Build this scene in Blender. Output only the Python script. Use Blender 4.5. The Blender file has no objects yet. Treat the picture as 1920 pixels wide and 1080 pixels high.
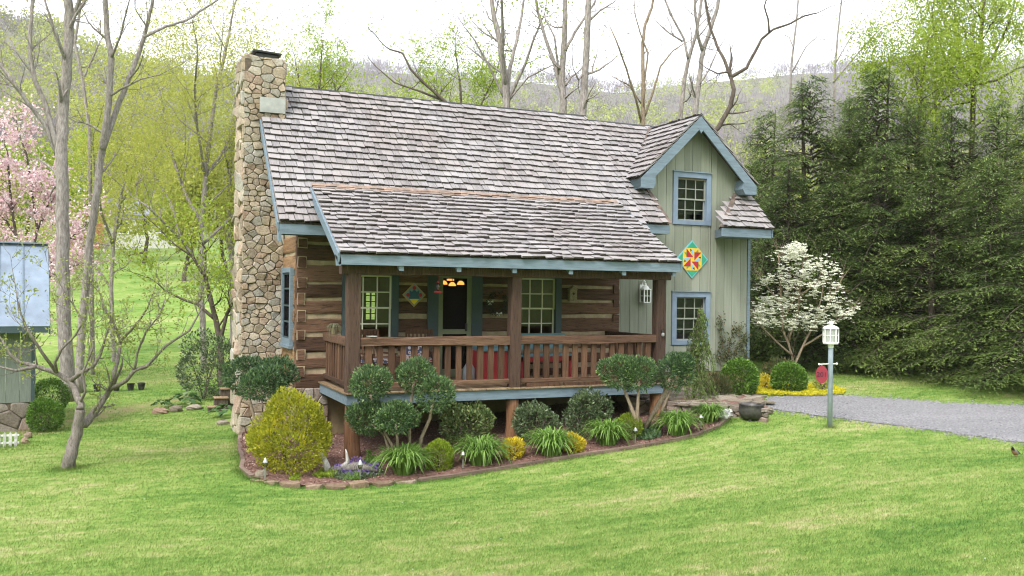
import bpy, math, random
import numpy as np
from mathutils import Vector, Matrix

random.seed(7)
RNG = np.random.default_rng(7)
scene = bpy.context.scene
col = scene.collection

# ------------------------------------------------------------------ camera
CAM = np.array([-3.391, -17.959, 1.788])
YAW, PIT, ROL, FPX = 0.415, 0.004, 0.012, 1735.05
_fw = np.array([math.sin(YAW) * math.cos(PIT), math.cos(YAW) * math.cos(PIT), math.sin(PIT)])
_rt = np.array([math.cos(YAW), -math.sin(YAW), 0.0])
_up = np.cross(_rt, _fw)
_R = _rt * math.cos(ROL) + _up * math.sin(ROL)
_U = -_rt * math.sin(ROL) + _up * math.cos(ROL)
cd = bpy.data.cameras.new("camera")
cam = bpy.data.objects.new("camera", cd)
col.objects.link(cam)
M4 = Matrix.Identity(4)
for i in range(3):
    M4[i][0], M4[i][1], M4[i][2], M4[i][3] = _R[i], _U[i], -_fw[i], CAM[i]
cam.matrix_world = M4
cd.sensor_width = 36.0
cd.lens = FPX / 1920 * 36.0
cd.clip_start = 0.1
cd.clip_end = 6000
scene.camera = cam
scene.cycles.max_bounces = 6
scene.cycles.diffuse_bounces = 2
scene.cycles.glossy_bounces = 3
scene.cycles.transmission_bounces = 3
scene.cycles.transparent_max_bounces = 10
scene.cycles.volume_bounces = 1
scene.cycles.filter_width = 1.15
scene.cycles.caustics_reflective = False
scene.cycles.caustics_refractive = False

# ------------------------------------------------------------------ sky, sun, exposure
SUN_EL = math.radians(52)
world = bpy.data.worlds.new("World")
scene.world = world
world.use_nodes = True
wn = world.node_tree.nodes
wl = world.node_tree.links
wn.clear()
sky = wn.new("ShaderNodeTexSky")
sky.sky_type = "NISHITA"
sky.sun_disc = False
sky.sun_elevation = SUN_EL
sky.air_density = 1.0
sky.dust_density = 3.0
hsv = wn.new("ShaderNodeHueSaturation")
hsv.inputs["Saturation"].default_value = 0.22
cloud = wn.new("ShaderNodeMix")                # an even overcast veil over the clear sky
cloud.data_type = "RGBA"
cloud.inputs[0].default_value = 0.55
cloud.inputs[7].default_value = (9.3, 9.7, 10.5, 1)
bg = wn.new("ShaderNodeBackground")
bg.inputs["Strength"].default_value = 0.11
wo = wn.new("ShaderNodeOutputWorld")
wl.new(sky.outputs[0], hsv.inputs["Color"])
wl.new(hsv.outputs[0], cloud.inputs[6])
wl.new(cloud.outputs[2], bg.inputs["Color"])
wl.new(bg.outputs[0], wo.inputs["Surface"])
sd = bpy.data.lights.new("sun", "SUN")
sd.energy = 1.5
sd.angle = math.radians(18)
sd.color = (1.0, 0.96, 0.9)
so = bpy.data.objects.new("sun", sd)
col.objects.link(so)
_sdir = Vector((-0.78 * math.cos(SUN_EL), -0.62 * math.cos(SUN_EL), math.sin(SUN_EL))).normalized()
so.rotation_euler = _sdir.to_track_quat("Z", "Y").to_euler()
sky.sun_rotation = math.atan2(_sdir.x, _sdir.y)
so.location = (-10, -10, 30)
vs = scene.view_settings
vs.view_transform = "Standard"
vs.look = "None"
vs.exposure = 1.55
vs.gamma = 1.0
vs.use_curve_mapping = False

# house number outline, turned into a mesh before anything else stands in the scene
_tc = bpy.data.curves.new("digits", "FONT")
_tc.body = "201"; _tc.size = 1.0; _tc.align_x = "CENTER"; _tc.align_y = "CENTER"; _tc.extrude = .015
_to = bpy.data.objects.new("digits", _tc); col.objects.link(_to)
DIGITS = bpy.data.meshes.new_from_object(_to.evaluated_get(bpy.context.evaluated_depsgraph_get()))
bpy.data.objects.remove(_to); bpy.data.curves.remove(_tc)

# ------------------------------------------------------------------ helpers
def ray(x, y):
    return _fw + _R * (x - 960) / FPX - _U * (y - 540) / FPX
def atD(x, y, D):
    return CAM + ray(x, y) * D
def atY(x, y, Y):
    d = ray(x, y)
    return CAM + d * (Y - CAM[1]) / d[1]
def S(r, g, b, k=1.0):
    f = lambda c: ((c / 255 + 0.055) / 1.055) ** 2.4 if c > 10 else c / 255 / 12.92
    return (f(r) * k, f(g) * k, f(b) * k, 1.0)

def tag(o, label=None, cat=None, group=None, kind=None):
    if label: o["label"] = label
    if cat: o["category"] = cat
    if group: o["group"] = group
    if kind: o["kind"] = kind
    return o
def empty(name, loc=(0, 0, 0), label=None, cat=None, group=None, rz=0.0, parent=None):
    o = bpy.data.objects.new(name, None)
    o.empty_display_size = 0.1
    col.objects.link(o)
    o.location = loc
    o.rotation_euler = (0, 0, rz)
    o.parent = parent
    return tag(o, label, cat, group)
def link(name, me, parent=None, mat=None):
    o = bpy.data.objects.new(name, me)
    col.objects.link(o)
    if mat is not None and not me.materials:
        me.materials.append(mat)
    o.parent = parent
    return o
def npmesh(name, V, F, smooth=False):
    """V (n,3), F (m,k) with constant k"""
    V = np.asarray(V, np.float32)
    F = np.asarray(F, np.int32)
    me = bpy.data.meshes.new(name)
    me.vertices.add(len(V))
    me.vertices.foreach_set("co", V.ravel())
    k = F.shape[1]
    me.loops.add(F.size)
    me.loops.foreach_set("vertex_index", F.ravel())
    me.polygons.add(len(F))
    me.polygons.foreach_set("loop_start", np.arange(0, F.size, k, dtype=np.int32))
    if smooth:
        me.polygons.foreach_set("use_smooth", np.ones(len(F), dtype=bool))
    me.update(calc_edges=True)
    return me

class MB:
    def __init__(s):
        s.v, s.f = [], []
    def add(s, vs, fs):
        n = len(s.v)
        s.v.extend([tuple(map(float, p)) for p in vs])
        s.f.extend([tuple(i + n for i in f) for f in fs])
        return s
    def box(s, x0, x1, y0, y1, z0, z1):
        return s.add([(x0, y0, z0), (x1, y0, z0), (x1, y1, z0), (x0, y1, z0), (x0, y0, z1), (x1, y0, z1), (x1, y1, z1), (x0, y1, z1)],
                     [(0, 3, 2, 1), (4, 5, 6, 7), (0, 1, 5, 4), (1, 2, 6, 5), (2, 3, 7, 6), (3, 0, 4, 7)])
    def prism(s, pts, vec):
        n = len(pts)
        a = [Vector(p) for p in pts]
        v = Vector(vec)
        nrm = Vector((0, 0, 0))
        for i in range(n):
            nrm += a[i].cross(a[(i + 1) % n])
        if nrm.dot(v) > 0:
            a.reverse()
        b = [p + v for p in a]
        return s.add(a + b, [tuple(range(n)), tuple(range(2 * n - 1, n - 1, -1))] + [((i + 1) % n, i, i + n, (i + 1) % n + n) for i in range(n)])
    def bar(s, p, q, w, h, up=(0, 0, 1)):
        p, q = Vector(p), Vector(q)
        d = (q - p).normalized()
        u = Vector(up)
        r = d.cross(u)
        if r.length < 1e-4:
            r = d.cross(Vector((1, 0, 0)))
        r.normalize()
        u = r.cross(d).normalized()
        c = [(-w / 2, -h / 2), (w / 2, -h / 2), (w / 2, h / 2), (-w / 2, h / 2)]
        return s.prism([p + r * a + u * b for a, b in c], q - p)
    def tube(s, path, rad, n=6, cap=True, sq=None):
        P = [Vector(p) for p in path]
        if not hasattr(rad, "__len__"):
            rad = [rad] * len(P)
        base = len(s.v)
        ref = Vector((0.31, 0.17, 0.94))
        prev = None
        for i, p in enumerate(P):
            t = (P[min(i + 1, len(P) - 1)] - P[max(i - 1, 0)])
            if t.length < 1e-9: t = Vector((0, 0, 1))
            t.normalize()
            if prev is None:
                a = t.cross(ref)
                if a.length < 0.05: a = t.cross(Vector((1, 0, 0)))
            else:
                a = prev - t * prev.dot(t)
                if a.length < 1e-5: a = t.cross(ref)
            a.normalize()
            prev = a
            b = t.cross(a)
            for k in range(n):
                an = 2 * math.pi * k / n
                s.v.append(tuple(p + (a * math.cos(an) + b * math.sin(an)) * rad[i]))
        for i in range(len(P) - 1):
            for k in range(n):
                k2 = (k + 1) % n
                s.f.append((base + i * n + k, base + i * n + k2, base + (i + 1) * n + k2, base + (i + 1) * n + k))
        if cap:
            s.f.append(tuple(base + k for k in range(n - 1, -1, -1)))
            s.f.append(tuple(base + (len(P) - 1) * n + k for k in range(n)))
        return s
    def lathe(s, prof, c=(0, 0, 0), n=16, cap=True):
        base = len(s.v)
        for r, z in prof:
            for k in range(n):
                an = 2 * math.pi * k / n
                s.v.append((c[0] + r * math.cos(an), c[1] + r * math.sin(an), c[2] + z))
        for i in range(len(prof) - 1):
            for k in range(n):
                k2 = (k + 1) % n
                s.f.append((base + i * n + k, base + i * n + k2, base + (i + 1) * n + k2, base + (i + 1) * n + k))
        if cap:
            s.f.append(tuple(base + k for k in range(n - 1, -1, -1)))
            s.f.append(tuple(base + (len(prof) - 1) * n + k for k in range(n)))
        return s
    def mesh(s, name, smooth=False):
        me = bpy.data.meshes.new(name)
        me.from_pydata(s.v, [], s.f)
        if smooth:
            me.polygons.foreach_set("use_smooth", np.ones(len(me.polygons), dtype=bool))
        me.update()
        return me
    def build(s, name, mat, parent=None, smooth=False):
        return link(name, s.mesh(name, smooth), parent, mat)

# ------------------------------------------------------------------ materials
def new_mat(name):
    m = bpy.data.materials.new(name)
    m.use_nodes = True
    nt = m.node_tree
    nt.nodes.clear()
    out = nt.nodes.new("ShaderNodeOutputMaterial")
    return m, nt, out
def node(nt, typ, **kw):
    n = nt.nodes.new(typ)
    for k, v in kw.items():
        if k.startswith("i_"):
            key = k[2:]
            n.inputs[int(key) if key.isdigit() else key.replace("_", " ")].default_value = v
        else:
            setattr(n, k, v)
    return n
def ramp(nt, fac, stops):
    r = nt.nodes.new("ShaderNodeValToRGB")
    e = r.color_ramp.elements
    while len(e) > 1: e.remove(e[-1])
    e[0].position, e[0].color = stops[0][0], stops[0][1]
    for p, c in stops[1:]:
        x = e.new(p); x.color = c
    nt.links.new(fac, r.inputs[0])
    return r.outputs[0]
def pos(nt, scale=(1, 1, 1)):
    g = node(nt, "ShaderNodeNewGeometry")
    v = node(nt, "ShaderNodeVectorMath", operation="MULTIPLY")
    v.inputs[1].default_value = scale
    nt.links.new(g.outputs["Position"], v.inputs[0])
    return v.outputs[0]
def noise(nt, vec, scale=5, detail=4, rough=0.6, out=0):
    n = node(nt, "ShaderNodeTexNoise")
    n.inputs["Scale"].default_value = scale
    n.inputs["Detail"].default_value = detail
    n.inputs["Roughness"].default_value = rough
    nt.links.new(vec, n.inputs["Vector"])
    return n.outputs[out]
def mathn(nt, op, a, b):
    m = node(nt, "ShaderNodeMath", operation=op)
    for i, x in enumerate((a, b)):
        if isinstance(x, (int, float)): m.inputs[i].default_value = x
        else: nt.links.new(x, m.inputs[i])
    return m.outputs[0]
def mixc(nt, fac, a, b, mode="MIX"):
    m = node(nt, "ShaderNodeMix", data_type="RGBA", blend_type=mode)
    for i, x in ((0, fac), (6, a), (7, b)):
        if isinstance(x, (int, float, tuple)): m.inputs[i].default_value = x
        else: nt.links.new(x, m.inputs[i])
    return m.outputs[2]
def piece_random(nt):
    """a random number for each object and each loose piece"""
    oi = node(nt, "ShaderNodeObjectInfo")
    g = node(nt, "ShaderNodeNewGeometry")
    s = mathn(nt, "ADD", oi.outputs["Random"], g.outputs["Random Per Island"])
    return mathn(nt, "FRACT", s, 0.0)
def finish(nt, out, colr, rough=0.8, bump=None, bump_s=0.3, dist=0.01, spec=0.3, metal=0.0):
    p = node(nt, "ShaderNodeBsdfPrincipled")
    if isinstance(colr, tuple): p.inputs["Base Color"].default_value = colr
    else: nt.links.new(colr, p.inputs["Base Color"])
    p.inputs["Roughness"].default_value = rough
    p.inputs["Specular IOR Level"].default_value = spec
    p.inputs["Metallic"].default_value = metal
    if bump is not None:
        b = node(nt, "ShaderNodeBump")
        b.inputs["Strength"].default_value = bump_s
        b.inputs["Distance"].default_value = dist
        nt.links.new(bump, b.inputs["Height"])
        nt.links.new(b.outputs[0], p.inputs["Normal"])
    nt.links.new(p.outputs[0], out.inputs["Surface"])
    return p

def m_plain(name, c, rough=0.7, var=0.15, scale=6, spec=0.3, metal=0.0, grain=(1, 1, 1)):
    m, nt, out = new_mat(name)
    n = noise(nt, pos(nt, grain), scale, 5)
    lo = tuple(x * (1 - var * 1.6) for x in c[:3]) + (1,)
    hi = tuple(min(1, x * (1 + var)) for x in c[:3]) + (1,)
    finish(nt, out, ramp(nt, n, [(0.3, lo), (0.7, hi)]), rough, n, 0.15, 0.004, spec, metal)
    return m
def m_wood(name, stops, axis="x", scale=1.0, rough=0.85, bump=0.5, dark=0.45):
    """hewn or sawn wood: streaks along an axis, checks, one tone per piece"""
    m, nt, out = new_mat(name)
    k = {"x": (1.2, 16, 16), "y": (16, 1.2, 16), "z": (16, 16, 1.2)}[axis]
    g = noise(nt, pos(nt, tuple(q * scale for q in k)), 1.6, 7, 0.65)
    f = noise(nt, pos(nt, tuple(q * scale * 3 for q in k)), 1.3, 4, 0.6)
    r = piece_random(nt)
    t = mathn(nt, "ADD", mathn(nt, "MULTIPLY", g, 0.75), mathn(nt, "MULTIPLY", mathn(nt, "SUBTRACT", r, 0.5), 0.32))
    c = ramp(nt, t, stops)
    crack = ramp(nt, f, [(0.33, (dark, dark, dark, 1)), (0.45, (1, 1, 1, 1))])
    c = mixc(nt, 1.0, c, crack, "MULTIPLY")
    finish(nt, out, c, rough, mathn(nt, "ADD", g, f), bump, 0.012, 0.2)
    return m
def m_leaf(name, c1, c2, trans=0.35, rough=0.55, c3=None, patch=0.0, spec=0.3):
    m, nt, out = new_mat(name)
    r = piece_random(nt)
    g = node(nt, "ShaderNodeNewGeometry")
    ri = g.outputs["Random Per Island"]
    if patch > 0:
        n = noise(nt, pos(nt), patch, 3)
        ri = mathn(nt, "ADD", mathn(nt, "MULTIPLY", ri, 0.5), mathn(nt, "MULTIPLY", mathn(nt, "SUBTRACT", n, 0.25), 1.0))
    st = [(0.0, c1), (0.75, c2)]
    if c3: st.append((1.0, c3))
    c = ramp(nt, ri, st)
    p = node(nt, "ShaderNodeBsdfPrincipled")
    nt.links.new(c, p.inputs["Base Color"])
    p.inputs["Roughness"].default_value = rough
    p.inputs["Specular IOR Level"].default_value = spec
    t = node(nt, "ShaderNodeBsdfTranslucent")
    nt.links.new(c, t.inputs["Color"])
    mx = node(nt, "ShaderNodeMixShader")
    mx.inputs[0].default_value = trans
    nt.links.new(p.outputs[0], mx.inputs[1])
    nt.links.new(t.outputs[0], mx.inputs[2])
    nt.links.new(mx.outputs[0], out.inputs["Surface"])
    return m
def m_stone(name, stops, scale=9, rough=0.9):
    m, nt, out = new_mat(name)
    r = piece_random(nt)
    n = noise(nt, pos(nt), scale, 8, 0.7)
    t = mathn(nt, "ADD", mathn(nt, "MULTIPLY", r, 0.75), mathn(nt, "MULTIPLY", n, 0.3))
    c = ramp(nt, t, stops)
    sp = ramp(nt, noise(nt, pos(nt), scale * 3.5, 5), [(0.3, (0.6, 0.58, 0.56, 1)), (0.55, (1, 1, 1, 1)), (0.75, (1.15, 1.12, 1.05, 1))])
    stn = ramp(nt, noise(nt, pos(nt), 1.1, 4), [(0.32, (0.68, 0.64, 0.6, 1)), (0.55, (1, 1, 1, 1)), (0.75, (1.08, 1.08, 1.06, 1))])
    c2 = mixc(nt, 1.0, mixc(nt, 1.0, c, sp, "MULTIPLY"), stn, "MULTIPLY")
    finish(nt, out, c2, rough, n, 0.8, 0.02, 0.2)
    return m
def m_glass(name, tint=(0.85, 0.9, 0.88, 1), refl=0.1):
    m, nt, out = new_mat(name)
    t = node(nt, "ShaderNodeBsdfTransparent"); t.inputs[0].default_value = tint
    g = node(nt, "ShaderNodeBsdfGlossy"); g.inputs["Roughness"].default_value = 0.03
    g.inputs["Color"].default_value = (0.62, 0.62, 0.66, 1)
    f = node(nt, "ShaderNodeFresnel"); f.inputs[0].default_value = 1.5
    a = mathn(nt, "ADD", f.outputs[0], refl)
    mx = node(nt, "ShaderNodeMixShader")
    nt.links.new(a, mx.inputs[0]); nt.links.new(t.outputs[0], mx.inputs[1]); nt.links.new(g.outputs[0], mx.inputs[2])
    nt.links.new(mx.outputs[0], out.inputs["Surface"])
    return m
def m_emit(name, c, s):
    m, nt, out = new_mat(name)
    e = node(nt, "ShaderNodeEmission"); e.inputs[0].default_value = c; e.inputs[1].default_value = s
    nt.links.new(e.outputs[0], out.inputs["Surface"])
    return m

M = {}
M["shingle"] = None
def m_shingle():
    m, nt, out = new_mat("weathered_shake")
    r = piece_random(nt)
    g = noise(nt, pos(nt, (34, 2.2, 2.2)), 1.5, 6, 0.7)
    big = noise(nt, pos(nt), 0.9, 3)
    t = mathn(nt, "ADD", mathn(nt, "MULTIPLY", r, 0.24), mathn(nt, "MULTIPLY", g, 0.74))
    c = ramp(nt, t, [(0.18, (0.088, 0.078, 0.076, 1)), (0.34, (0.175, 0.162, 0.164, 1)), (0.5, (0.268, 0.252, 0.256, 1)), (0.68, (0.315, 0.29, 0.285, 1)), (0.9, (0.41, 0.402, 0.415, 1))])
    st = ramp(nt, big, [(0.3, (0.8, 0.74, 0.70, 1)), (0.6, (1, 1, 1, 1))])
    c = mixc(nt, 0.8, c, st, "MULTIPLY")
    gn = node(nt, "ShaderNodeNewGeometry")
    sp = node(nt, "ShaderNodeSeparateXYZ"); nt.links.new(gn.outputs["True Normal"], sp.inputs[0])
    c = mixc(nt, mathn(nt, "LESS_THAN", sp.outputs["Z"], -0.2), c, (0.075, 0.062, 0.058, 1))     # weathered end grain, with the shade under each course painted in
    finish(nt, out, c, 0.75, g, 0.6, 0.01, 0.3)
    return m
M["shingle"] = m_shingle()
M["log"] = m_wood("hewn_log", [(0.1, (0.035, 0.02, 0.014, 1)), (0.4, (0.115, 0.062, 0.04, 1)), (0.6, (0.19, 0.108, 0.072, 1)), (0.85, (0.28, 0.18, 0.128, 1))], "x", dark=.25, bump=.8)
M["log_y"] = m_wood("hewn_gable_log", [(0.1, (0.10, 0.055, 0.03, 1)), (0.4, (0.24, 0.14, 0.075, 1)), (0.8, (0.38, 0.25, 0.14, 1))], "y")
M["chink"] = m_plain("chinking", (0.37, 0.29, 0.195, 1), 0.95, 0.18, 9)
M["rail"] = m_wood("rail_timber", [(0.1, (0.028, 0.015, 0.01, 1)), (0.45, (0.12, 0.066, 0.042, 1)), (0.8, (0.25, 0.155, 0.105, 1))], "x", dark=.3)
M["bal"] = m_wood("baluster_wood", [(0.1, (0.04, 0.02, 0.012, 1)), (0.45, (0.115, 0.06, 0.035, 1)), (0.8, (0.205, 0.118, 0.075, 1))], "z", dark=0.6)
M["post"] = m_wood("post_timber", [(0.1, (0.045, 0.026, 0.02, 1)), (0.45, (0.078, 0.047, 0.034, 1)), (0.8, (0.17, 0.115, 0.088, 1))], "z", dark=.3)
M["pier"] = m_wood("treated_post", [(0.1, (0.075, 0.035, 0.02, 1)), (0.45, (0.19, 0.095, 0.048, 1)), (0.8, (0.34, 0.21, 0.125, 1))], "z", 0.8)
M["deckb"] = m_wood("deck_board", [(0.1, (0.14, 0.09, 0.05, 1)), (0.45, (0.28, 0.2, 0.12, 1)), (0.8, (0.42, 0.33, 0.22, 1))], "y")
M["blue"] = m_plain("blue_trim_paint", (0.155, 0.205, 0.25, 1), 0.6, 0.16, 3, grain=(1, 8, 8))
M["trim"] = m_plain("dark_teal_trim_paint", (0.05, 0.074, 0.082, 1), 0.6, 0.1, 3)
M["blue2"] = m_plain("pale_blue_window_paint", (0.19, 0.245, 0.325, 1), 0.6, 0.12, 3)
M["olive"] = m_plain("olive_paint", (0.19, 0.21, 0.125, 1), 0.6, 0.1, 4)
M["muntin2"] = m_plain("grey_muntin_paint", (0.26, 0.27, 0.235, 1), 0.6, 0.05, 4)
M["cream"] = m_plain("cream_muntin_paint", (0.74, 0.72, 0.60, 1), 0.6, 0.05, 4)
def m_board():
    m, nt, out = new_mat("sage_board_paint")
    n = noise(nt, pos(nt, (5, 5, 0.35)), 3, 6, .7)
    g = noise(nt, pos(nt, (40, 40, 1.5)), 1, 3)
    r = piece_random(nt)
    t = mathn(nt, "ADD", mathn(nt, "MULTIPLY", n, 0.6), mathn(nt, "MULTIPLY", r, 0.35))
    c = ramp(nt, t, [(0.2, (0.17, 0.182, 0.142, 1)), (0.48, (0.25, 0.262, 0.212, 1)), (0.85, (0.305, 0.312, 0.262, 1))])
    finish(nt, out, c, 0.7, g, 0.2, 0.003, 0.25)
    return m
M["board"] = m_board()
M["stone"] = m_stone("field_stone", [(0.05, (0.19, 0.155, 0.125, 1)), (0.22, (0.36, 0.30, 0.235, 1)), (0.4, (0.45, 0.37, 0.285, 1)), (0.52, (0.36, 0.345, 0.32, 1)), (0.66, (0.44, 0.38, 0.30, 1)), (0.78, (0.32, 0.225, 0.175, 1)), (0.86, (0.46, 0.37, 0.27, 1)), (1.0, (0.31, 0.29, 0.275, 1))])
M["mortar"] = m_plain("dark_mortar", (0.115, 0.088, 0.068, 1), 0.95, 0.3, 14)
M["greystone"] = m_stone("grey_rubble", [(0.05, (0.12, 0.10, 0.09, 1)), (0.35, (0.24, 0.2, 0.17, 1)), (0.6, (0.33, 0.29, 0.26, 1)), (0.85, (0.28, 0.21, 0.17, 1)), (1.0, (0.4, 0.38, 0.36, 1))])
M["edgestone"] = m_stone("tan_edging_stone", [(0.1, (0.19, 0.13, 0.09, 1)), (0.5, (0.33, 0.25, 0.18, 1)), (0.75, (0.29, 0.2, 0.145, 1)), (1.0, (0.40, 0.35, 0.29, 1))])
M["flag"] = m_stone("flagstone", [(0.1, (0.15, 0.13, 0.095, 1)), (0.5, (0.245, 0.205, 0.155, 1)), (1.0, (0.3, 0.265, 0.22, 1))])
M["parge"] = m_plain("tan_foundation", (0.27, 0.2, 0.12, 1), 0.9, 0.2, 3)
M["glass"] = m_glass("window_glass", (.6, .62, .6, 1), refl=0.02)
def m_screen():
    m, nt, out = new_mat("insect_screen")
    t = node(nt, "ShaderNodeBsdfTransparent"); t.inputs[0].default_value = (.6, .6, .6, 1)
    d = node(nt, "ShaderNodeBsdfDiffuse"); d.inputs[0].default_value = (.012, .012, .014, 1)
    mx = node(nt, "ShaderNodeMixShader"); mx.inputs[0].default_value = .45
    nt.links.new(t.outputs[0], mx.inputs[1]); nt.links.new(d.outputs[0], mx.inputs[2]); nt.links.new(mx.outputs[0], out.inputs["Surface"])
    return m
M["screen"] = m_screen()
M["glass2"] = m_glass("wing_glass", (.7, .72, .7, 1), 0.0)
M["copper"] = m_plain("copper_flashing", (0.27, 0.19, 0.145, 1), 0.6, 0.4, 5, 0.4, 0.2)
M["oldcopper"] = m_plain("brown_copper", (0.15, 0.11, 0.09, 1), 0.6, 0.4, 5, 0.4, 0.2)
M["lead"] = m_plain("pale_flashing", (0.36, 0.36, 0.345, 1), 0.45, 0.15, 5, 0.5, 0.3)
M["darkmetal"] = m_plain("dark_metal", (0.045, 0.045, 0.045, 1), 0.5, 0.3, 10, 0.5, 0.6)
M["room"] = m_plain("room_wall", (0.2, 0.17, 0.12, 1), 0.9, 0.1)
M["white"] = m_plain("white_paint", (0.78, 0.78, 0.76, 1), 0.5, 0.06)
M["red"] = m_plain("red_paint", (0.33, 0.03, 0.035, 1), 0.5, 0.12)
M["teal"] = m_plain("teal_paint", (0.12, 0.23, 0.26, 1), 0.5, 0.12)
M["iron"] = m_plain("cast_iron", (0.06, 0.055, 0.052, 1), 0.45, 0.6, 7, 0.5, 0.2)
M["bark"] = None
def m_bark(name, lo, hi, sc=1.0, lichen=None):
    m, nt, out = new_mat(name)
    g = noise(nt, pos(nt, (14 * sc, 14 * sc, 3.5 * sc)), 1.6, 7, 0.7)
    st = [(0.32, lo), (0.62, hi)]
    if lichen: st.append((0.72, lichen))
    finish(nt, out, ramp(nt, g, st), 0.95, g, 0.7, 0.02, 0.1)
    return m
M["bark"] = m_bark("grey_bark", (0.12, 0.10, 0.09, 1), (0.33, 0.295, 0.275, 1), 1.0, (.42, .42, .38, 1))
M["bark2"] = m_bark("lichen_bark", (0.09, 0.075, 0.065, 1), (0.24, 0.21, 0.19, 1), 1.6, (0.36, 0.38, 0.31, 1))
M["barkd"] = m_bark("dark_bark", (0.045, 0.035, 0.028, 1), (0.13, 0.105, 0.085, 1))
M["barkt"] = m_bark("tan_bark", (0.15, 0.11, 0.075, 1), (0.34, 0.27, 0.2, 1), 2.0)

# ------------------------------------------------------------------ terrain
_anch = np.array([
    (-3.4, -18, 0.17), (-11, -18, 0.05), (8, -18, 0.35), (-3.4, -24, 0.5), (-9, -10, -0.75), (-0.5, -12, -0.42), (5, -12, -0.22), (14, -14, 0.1),
    (9.2, -4.4, -0.71), (10.9, -7.1, -0.63), (14.8, -4.1, -0.54), (9.9, -1.9, -0.43), (11.1, 0.5, -0.38), (10.1, -0.5, -0.46),
    (16.6, 2.7, -0.32), (16.4, -2.6, -0.34), (21, -5, -0.4), (12.9, 3.5, -0.1), (18, 9, 0.2),
    (-0.7, 1.55, -1.2), (-1.35, -2.4, -1.14), (-3.9, -1.3, -1.22), (0, -3.6, -1.32), (1.4, -3.6, -1.32), (3.4, -3.6, -1.16), (5.4, -3.7, -1.0), (6.6, -3.7, -0.87),
    (7.6, -3.3, -0.66), (0.6, -2.1, -1.17), (3.6, -2.1, -0.95), (6.8, -2.1, -0.72), (-4.9, 4.5, -1.26), (-1.5, 7.5, -1.25), (-8, -2, -1.25), (-9, 9, -1.2),
    (4, 4, -0.7), (3, 12, -0.7), (-12, 3, -1.2), (2.0, -7.5, -0.98), (6.5, -7.8, -0.66), (-3.5, -7, -1.02)])
def _phi(r2):
    return np.where(r2 > 1e-12, 0.5 * r2 * np.log(np.maximum(r2, 1e-12)), 0.0)
def _tps():
    n = len(_anch)
    d2 = ((_anch[:, None, :2] - _anch[None, :, :2]) ** 2).sum(-1)
    K = _phi(d2) + np.eye(n) * 1.5
    Pm = np.c_[np.ones(n), _anch[:, :2]]
    A = np.zeros((n + 3, n + 3))
    A[:n, :n] = K; A[:n, n:] = Pm; A[n:, :n] = Pm.T
    return np.linalg.solve(A, np.r_[_anch[:, 2], np.zeros(3)])
_tw = _tps()
_CREST_PX = [-900, 0, 100, 200, 300, 420, 520, 3000]
_CREST_T = [0.285, 0.272, 0.262, 0.232, 0.212, 0.165, 0.12, 0.12]
_BACK_PX = [-900, 0, 300, 530, 680, 850, 1000, 1150, 1300, 1450, 1650, 1920, 2800]
_BACK_T = [0.225, 0.225, 0.228, 0.232, 0.238, 0.232, 0.228, 0.217, 0.228, 0.238, 0.245, 0.255, 0.26]
def H(x, y):
    x = np.asarray(x, float); y = np.asarray(y, float)
    sh = np.broadcast(x, y).shape
    X = np.broadcast_to(x, sh).ravel(); Y = np.broadcast_to(y, sh).ravel()
    Xn = np.clip(X, -22, 26); Yn = np.clip(Y, -26, 15)
    z = np.full(X.shape, _tw[-3]) + _tw[-2] * Xn + _tw[-1] * Yn
    for i in range(len(_anch)):
        z += _tw[i] * _phi((Xn - _anch[i, 0]) ** 2 + (Yn - _anch[i, 1]) ** 2)
    rx, ry = X - CAM[0], Y - CAM[1]
    d = rx * math.sin(YAW) + ry * math.cos(YAW)
    s = rx * math.cos(YAW) - ry * math.sin(YAW)
    dd = np.maximum(d, 20)
    px = np.clip(960 + FPX * s / dd, -900, 2800)
    ld = np.log(dd)
    tb = np.interp(px, _BACK_PX, _BACK_T)
    t = np.interp(ld, np.log([20, 25, 29, 45, 70, 110, 200, 400]), [-.15, -.12, -.105, -.03, .035, .06, .10, .145])
    w = np.clip((ld - math.log(400)) / (math.log(900) - math.log(400)), 0, 1)
    t = np.where(ld > math.log(400), 0.145 + (tb - 0.145) * w, t)
    t = np.where(dd > 900, tb * (900 / dd) ** 0.6, t)
    lh = np.maximum(np.interp(px, _CREST_PX, _CREST_T) - 0.145, 0)
    t = t + lh * np.exp(-(np.log(dd / 400) / 0.45) ** 2)
    zf = CAM[2] + t * dd
    k = np.clip((d - 26) / 14, 0, 1); k = k * k * (3 - 2 * k)
    z = z * (1 - k) + zf * k
    z = z + np.maximum(0, np.minimum(-d - 14, 120)) ** 1.1 * 0.22      # unseen rise added behind the viewer so the windows reflect green
    return z.reshape(sh)
def hz(x, y):
    return float(H(np.array([x]), np.array([y]))[0])
def ground(px, py, d0=5.0, d1=120.0):
    """where the line of sight through a pixel of the survey photograph meets the ground"""
    ds = np.linspace(d0, d1, 2400)
    P = CAM[None] + ray(px, py)[None] * ds[:, None]
    g = P[:, 2] - H(P[:, 0], P[:, 1])
    i = np.argmax(g < 0)
    if g[i] >= 0: i = len(ds) - 1
    return P[i], float(ds[i])

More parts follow.
